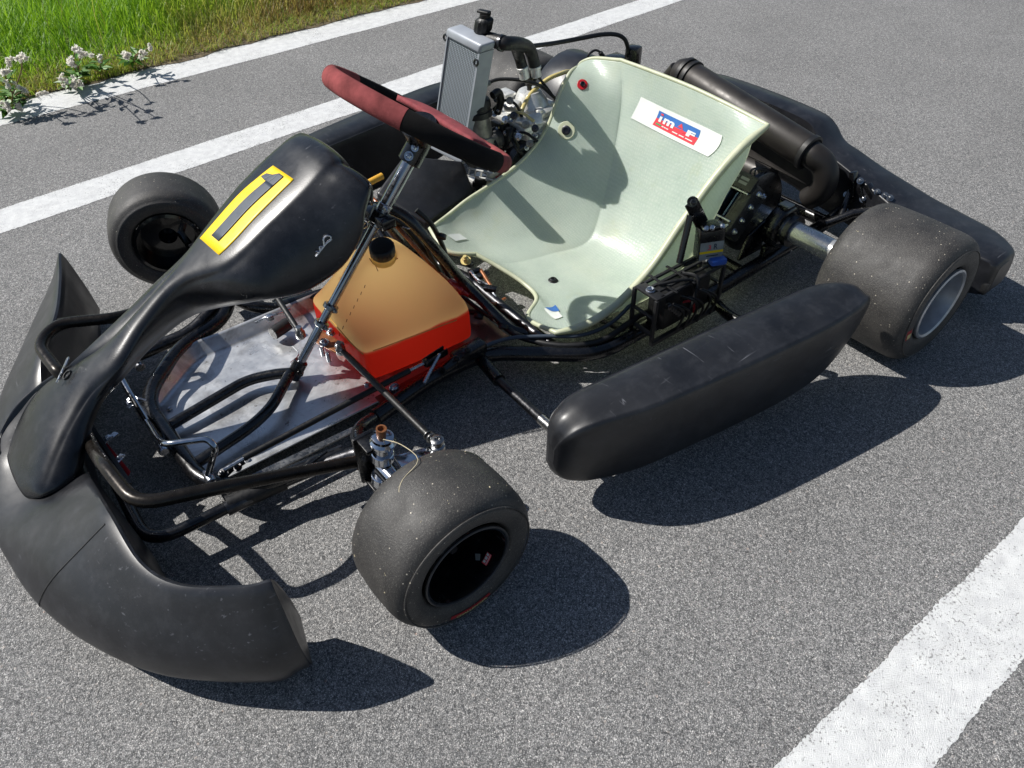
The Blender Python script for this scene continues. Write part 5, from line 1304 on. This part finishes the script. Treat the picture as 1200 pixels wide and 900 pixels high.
# ---------------- radiator with hoses
xr = .42; TL, TRr = X(526, 43, xr), X(562, 62, xr); BL = TL+(X(514, 130, xr)-TL)*1.5; BR = TRr+(X(548, 150, xr)-TRr)*1.45
dp = V((-.030, .008, .004))
mb = MB(); P = [[TL+(TRr-TL)*(j/8)+((BL-TL)+((BR-TRr)-(BL-TL))*(j/8))*(i/12) for j in range(9)] for i in range(13)]
mb.grid(P, uvs=True); rad = mb.build('radiator', 'core', K, smooth=False)
ul = rad.data.uv_layers[0]
for l in ul.data: l.uv = (l.uv[1], l.uv[0])
mb = MB(); mb.grid([[p+dp*.98 for p in q] for q in P], uvs=True); rb2 = mb.build('core_back', 'core', rad, smooth=False)
mb = MB()
hN = (TL-BL).normalized(); wN = (TRr-TL).normalized(); k = dp.normalized()
def slab(p0, p1, wv, hv, name, mat, bev=.004):
    mb = MB(); mb.prism([p0, p1, p1+wv, p0+wv], hv, bev); return mb.build(name, mat, rad)
e_ = -k*.006
slab(TL-wN*.006+e_, TRr+wN*.006+e_, dp*1.22, hN*.022, 'top_tank', 'radalu', .006)
slab(BL-wN*.006+e_, BR+wN*.006+e_, dp*1.22, -hN*.02, 'bottom_tank', 'radalu', .005)
mb = MP(); mb.prism([TRr+e_*.5, BR+e_*.5, BR+wN*.004+e_*.5, TRr+wN*.004+e_*.5], dp*1.1); mb.prism([TL+e_*.5, BL+e_*.5, BL-wN*.004+e_*.5, TL-wN*.004+e_*.5], dp*1.1); mb.build('side_plate', 'radalu', rad)
mb = MP()
for p in (TL+wN*-.012-hN*.006, TRr+wN*.002-hN*.022-k*.006):
    x_, y_ = wN, hN; mb.tube([p+(x_*math.cos(t)+y_*math.sin(t))*.007 for t in [i*math.pi/8 for i in range(16)]], .0025, 8, closed=True)
mb.build('mounting_eye', 'darksteel', rad)
capb = X(565, 38, xr-.035)
mb = MB(); mb.cyl(capb-hN*.01, capb+hN*.006, .014); M_ = 48; vs = []
for (rr_, h) in [(.017, .004), (.0185, .007), (.0185, .030), (.014, .034), (.011, .036), (.011, .044), (.001, .044)]:
    for j in range(M_):
        a = 2*math.pi*j/M_; q = rr_*(1-(.08 if (j % 4 < 2 and .006 < h < .031) else 0)); vs.append(capb+hN*h+(wN*math.cos(a)+k*math.sin(a))*q)
mb.add(vs, [(i*M_+j, i*M_+(j+1) % M_, (i+1)*M_+(j+1) % M_, (i+1)*M_+j) for i in range(6) for j in range(M_)])
mb.box(capb+hN*.047-wN*.006, (.014, .03, .006), Matrix.Rotation(.3, 3, 'Z'), .002); mb.build('radiator_cap', 'rubberhose', rad, ang=45)
h0 = X(580, 49, xr-.04)
h3 = hp+up_*.06
mb = MB(); mb.tube(spline([h0-V((0, .02, 0)), h0+V((-.01, .02, 0)), X(603, 51, .34), X(614, 53, .30), X(620, 57, .275), X(624, 66, .262), X(627, 78, .258)], 8), [.0155, .0155, .0145, .0145, .0145, .0135], 20); mb.build('water_hose', 'rubberhose', rad)
mb = MB(); mb.tube(spline([X(604, 53, .335), X(606, 60, .31), X(609, 68, .295), X(612, 79, .29)], 8), .0125, 18); mb.build('water_hose', 'rubberhose', rad)
mb = MB()
for p, q in ((X(612, 78, .29), X(615, 92, .285)), (X(627, 77, .258), X(629, 90, .255))):
    mb.cyl(p, q, .011, .012); mb.cyl(p, p+(q-p)*.3, .0138)
mb.build('water_outlet', 'castalu', head)
mb = MB(); c0 = h0+V((-.006, .012, 0)); mb.lathe(c0, (-.2, 1, 0), [(.0165, 0), (.0175, .001), (.0175, .008), (.0165, .009)], 24); mb.build('hose_clamp', 'darksteel', rad)
mb = MB(); mb.tube(spline([X(624, 54, .26), X(650, 50.5, .18), X(680, 45, .10), X(705, 40.5, .04), X(722, 40.5, .0), X(732, 46, -.02), X(736, 58, -.03), X(734, 66, -.03)], 8), .0052, 10); mb.build('overflow_hose', 'rubberhose', K)
mb = MB(); p = X(742, 66, -.05); mb.box(p, (.035, .035, .05), Matrix.Rotation(.35, 3, 'Z'), .006); mb.box(X(722, 69, -.04), (.05, .05, .014), None, .004); mb.build('regulator_box', 'blackpaint', K)
mb = MB(); mb.tube(spline([X(688, 72, .02), X(690, 64, .02), X(697, 59, .0), X(703, 61, -.01), X(708, 68, -.02)], 6), .003, 8); mb.cyl(X(703, 61, -.01), X(708, 68, -.02), .006); mb.build('ignition_lead', 'rubberhose', K)
# black plastic chain guard behind the engine
mb = MB(); c_ = V((.03, -.345, .165)); pts = []
for i in range(17):
    t = math.pi*i/16; pts.append((c_.x-.13*math.cos(t), c_.z+.02+.155*math.sin(t)))
P = [[V((x, c_.y+dy, z)) for dy in (-.05, -.046, -.04, 0, .04, .046, .05)] for x, z in pts]
P = [[p-V((0, 0, .012 if j in (0, 6) else (.003 if j in (1, 5) else 0))) for j, p in enumerate(q)] for q in P]
mb.grid(P); mb.build('chain_guard', 'plastic', K, solid=.004)

# ---------------- intake silencer (large black box ahead of the engine)
a0, a1, a2, a3 = Z(437, 224, .175), Z(473, 180, .215), Z(543, 187, .215), Z(557, 224, .12)
mb = MB()
ctr = V((.60, -.235, .125))
Pt = [Z(438, 223, .18), Z(473, 181, .21), Z(545, 188, .20), Z(500, 240, .175)]
mb.prism([Z(440, 226, .17), Z(500, 262, .12), Z(556, 226, .12), Z(543, 188, .19), Z(473, 181, .21)], (-.02, -.04, -.12), .008); mb.build('intake_silencer', 'pod', K)
mb = MB(); mb.tube([X(541, 170, .5), V((.42, -.27, .2))], .022, 20); mb.build('intake_tube', 'rubberhose', K)
mb = MB(); mb.box((.50, -.30, .075), (.20, .16, .05), None, .01); mb.build('engine_mount', 'matblack', K)

# ---------------- ignition / battery tray beside the seat
tl, tr_, br, bl = Z(753, 340, .168), Z(800, 302, .168), Z(836, 306, .168), Z(772, 350, .168)
axd = (Z(831, 306, .168)-Z(762, 342, .168)).normalized(); wd = V((0, 0, 1)).cross(axd).normalized(); L = (Z(831, 306, .168)-Z(762, 342, .168)).length
p0 = Z(762, 342, .168); Rz = Matrix((axd, wd, V((0, 0, 1)))).transposed()
mb = MB(); W_ = .062
mb.box(p0+axd*(.0)+V((0, 0, 0)), (.026, W_, .006), Rz, .002); mb.box(p0+axd*L, (.030, W_, .006), Rz, .002)
for q in (-.5, -.17, .17, .5): mb.box(p0+axd*L/2+wd*W_*.9*q, (L, .007, .006), Rz, .002)
for e in (-.012, L+.012):
    for q in (-.48, .48): mb.box(p0+axd*e+wd*W_*q-V((0, 0, .055)), (.008, .008, .11), Rz, .002)
    mb.box(p0+axd*e-V((0, 0, .085)), (.008, W_, .008), Rz, .002); mb.box(p0+axd*e-V((0, 0, .045)), (.008, W_, .005), Rz, .002)
for q in (-.5, .5): mb.box(p0+axd*L/2+wd*W_*q-V((0, 0, .106)), (L+.03, .01, .01), Rz, .002)
box_o = mb.build('battery_tray', 'matblack', K)
mb = MB(); mb.box(p0+axd*(L/2+.005)-V((0, 0, .055)), (L*.8, W_*.78, .085), Rz, .008); mb.build('battery', 'rubberhose', box_o)
mb = MP()
for p in (p0, p0+axd*L): mb.lathe(p+V((0, 0, .003)), (0, 0, 1), [(.0095, 0), (.0095, .002), (.0075, .003), (.007, .006), (.005, .0065), (.0035, .0045), (.001, .0045)], 20)
mb.build('tray_bolt', 'zinc', box_o)
mb = MP(); out_ = -wd if (-wd).dot(V((0, 1, 0))) > 0 else wd
q0 = p0+out_*W_*.5
for k in range(6):
    a = q0+axd*(.01+.02*k)+out_*.006-V((0, 0, .012+.01*(k % 2))); mb.tube(spline([a, a+axd*.03+out_*.012-V((0, 0, .02)), a+axd*.05+out_*.006-V((0, 0, .05)), a+axd*.045-V((0, 0, .085))], 6), .0026, 8)
mb.tube(spline([p0+axd*.02+V((0, 0, .008)), p0+axd*.06+out_*.02+V((0, 0, .012)), p0+axd*.09+out_*.03, p0+axd*.11+out_*.035-V((0, 0, .05))], 6), .0035, 8)
mb.tube(spline([p0+axd*.09+V((0, 0, .006)), p0+axd*.10+out_*.03+V((0, 0, .006)), p0+axd*.09+out_*.04-V((0, 0, .03)), p0+axd*.07+out_*.04-V((0, 0, .07))], 6), .004, 8)
mb.build('battery_wiring', 'rubberhose', box_o)
mb = MB(); mb.tube(spline([Z(800, 354, .12), Z(808, 353, .125), Z(813, 357, .11), Z(813, 366, .09)], 6), .0026, 8); mb.build('red_lead', 'redwire', box_o)
mb = MP()
for k in range(5): mb.box(q0+axd*(.015+.008*k)+out_*.008-V((0, 0, .02+.008*k)), (.012, .012, .012), Rz, .003)
mb.build('plug', 'darksteel', box_o)
mb = MP()
for e in (.035, .085): mb.box(p0+axd*e+V((0, 0, .0035)), (.006, W_+.016, .003), Rz, .001)
mb.build('cable_tie', 'rubberhose', box_o)
# relay on its bracket, plug below in blue
rc = Z(831, 283, .222); Rr = Matrix.Rotation(-.25, 3, 'X')
ru = V((0, .15, 1)).normalized()
mb = MB(); f_ = (CAM-rc); f_.z = 0; f_ = f_.normalized(); f_ = (V((.42, .9, .1))).normalized(); sx_ = V((0, 0, 1)).cross(f_).normalized(); uz = f_.cross(sx_).normalized()
RM = Matrix((sx_, f_, uz)).transposed()
mb.box(rc, (.054, .028, .066), RM, .004); mb.box(rc+uz*.034, (.044, .034, .012), RM, .003); rel = mb.build('starter_relay', 'blackpaint', K)
fm = lambda a, b: rc+f_*.0146+sx_*(.025-.05*a)*(-1)+uz*(.006-.038*b)
mb = MB(); mb.grid([[fm(i/3, j/3) for j in range(4)] for i in range(4)]); mb.build('relay_label', 'greylabel', rel)
fm2 = lambda a, b: fm(a, b)+f_*.0006
mb = MB(); mb.grid([[fm2(i/3, .50+.14*j/2) for j in range(3)] for i in range(4)]); mb.build('label_stripe', 'yellow', rel)
mb = MB(); put_text(mb, 'R', fm2, .58, .74, .12, .42, .03); mb.build('label_letter', 'graphite', rel)
mb = MB(); put_text(mb, '3', fm2, .34, .46, .16, .44, .02); mb.build('label_letter', 'logored', rel)
mb = MB(); mb.add([fm2(.3, .76), fm2(.8, .76), fm2(.8, .82), fm2(.3, .82)], [(0, 1, 2, 3)]); mb.build('label_print', 'matblack', rel)
mb = MP()
for d_ in (-.018, -.006, .016): mb.lathe(rc+uz*.036+sx_*d_+f_*.012, f_+uz*.5, [(.006, 0), (.0055, .006), (.003, .008)], 12)
mb.build('relay_terminal', 'zinc', rel)
mb = MB(); mb.box(Z(846, 311, .19)-f_*.02, (.034, .02, .014), RM, .004); mb.build('relay_plug', 'blue', rel)
# bracket bolted through the seat side, and the stay below it
mb = MB(); pA, pB = Y(809, 236, .328), Y(822, 262, .333); d = (pB-pA); s_ = d.cross(V((.5, .8, .3))).normalized()*.014
mb.prism([pA-s_, pB-s_, pB+s_, pA+s_], V((.5, .8, .3)).normalized()*.006, .002); mb.hexbolt(pA+V((.002, .006, .003)), (.5, .8, .3), .007, .007); mb.build('seat_bracket', 'blackpaint', K)
mb = MB(); mb.tube([Y(809, 252, .330), Y(796, 308, .345)], .0068, 14); mb.build('seat_stay', 'blackpaint', K)
# cables along the rail
def cable(name, pts, r, mat='rubberhose'):
    mb = MB(); mb.tube(spline([V(p) for p in pts], 8), r, 10); return mb.build(name, mat, K)
cable('brake_line', [Z(556, 412, .09), Z(572, 404, .085), Z(600, 396, .082), Z(640, 394, .082), Z(680, 393, .084), Z(712, 381, .09), Z(738, 358, .11), Z(757, 332, .135), Z(785, 316, .15), Z(820, 300, .16), V((.13, .25, .17))], .0042, 'graphite')
cable('main_loom', [V((.80, -.02, .22)), Z(543, 326, .10), Z(565, 355, .075), Z(598, 388, .068), Z(632, 401, .07), Z(668, 405, .072), Z(705, 399, .076), Z(735, 380, .085), Z(752, 368, .09), Z(775, 362, .09)], .0068)
cable('wiring_loom', [Z(425, 245, .315), Z(462, 250, .305), Z(490, 275, .26), Z(515, 305, .18), Z(530, 330, .12), Z(548, 352, .085), Z(575, 372, .072), Z(602, 390, .068)], .0048)
cable('wiring_loom', [Z(440, 252, .30), Z(470, 262, .27), Z(497, 292, .21), Z(520, 325, .13), Z(540, 360, .07), Z(560, 366, .066), Z(578, 362, .066)], .0062)
cable('wiring_loom', [Z(470, 248, .32), Z(488, 262, .29), Z(505, 300, .21), Z(527, 335, .115), Z(545, 350, .09)], .004)
cable('throttle_cable', [Z(488, 246, .32), Z(505, 262, .29), Z(516, 282, .235), Z(523, 300, .19), Z(530, 325, .12)], .005)
mb = MP()
for p in (Z(517, 277, .25), Z(561, 371, .075), Z(590, 383, .075)): mb.lathe(p, (.5, .4, -.5), [(.008, -.004), (.0105, -.004), (.0105, .004), (.008, .004)], 14)
mb.build('cable_tie', 'matblack', K)
mb = MP()
for px, py in ((556, 318), (566, 322), (549, 340), (575, 338), (548, 308)): p = Z(px, py, .085); mb.box(p, (.016, .03, .01), Matrix.Rotation(rnd.uniform(0, 2), 3, 'Z'), .003)
mb.build('throttle_bracket', 'darksteel', K)
mb = MB(); mb.tube(spline([Z(552, 318, .09), Z(560, 328, .088), Z(572, 335, .082), Z(583, 352, .075)], 5), .0038, 8); mb.build('throttle_spring', 'zinc', K)
mb = MB(); p = Z(563, 316, .09); mb.cyl(p, Z(578, 340, .08), .0045); mb.build('throttle_link', 'copper', K)
mb = MB(); mb.hexbolt(Z(546, 306, .1), (.3, .3, 1), .008, .012); mb.build('brass_fitting', 'yellowhose', K)
mb = MB(); p = Z(483, 448, .06); mb.hexbolt(Z(462, 455, .06), (0, 1, .5), .007, .007); mb.build('rail_bolt', 'zinc', K)
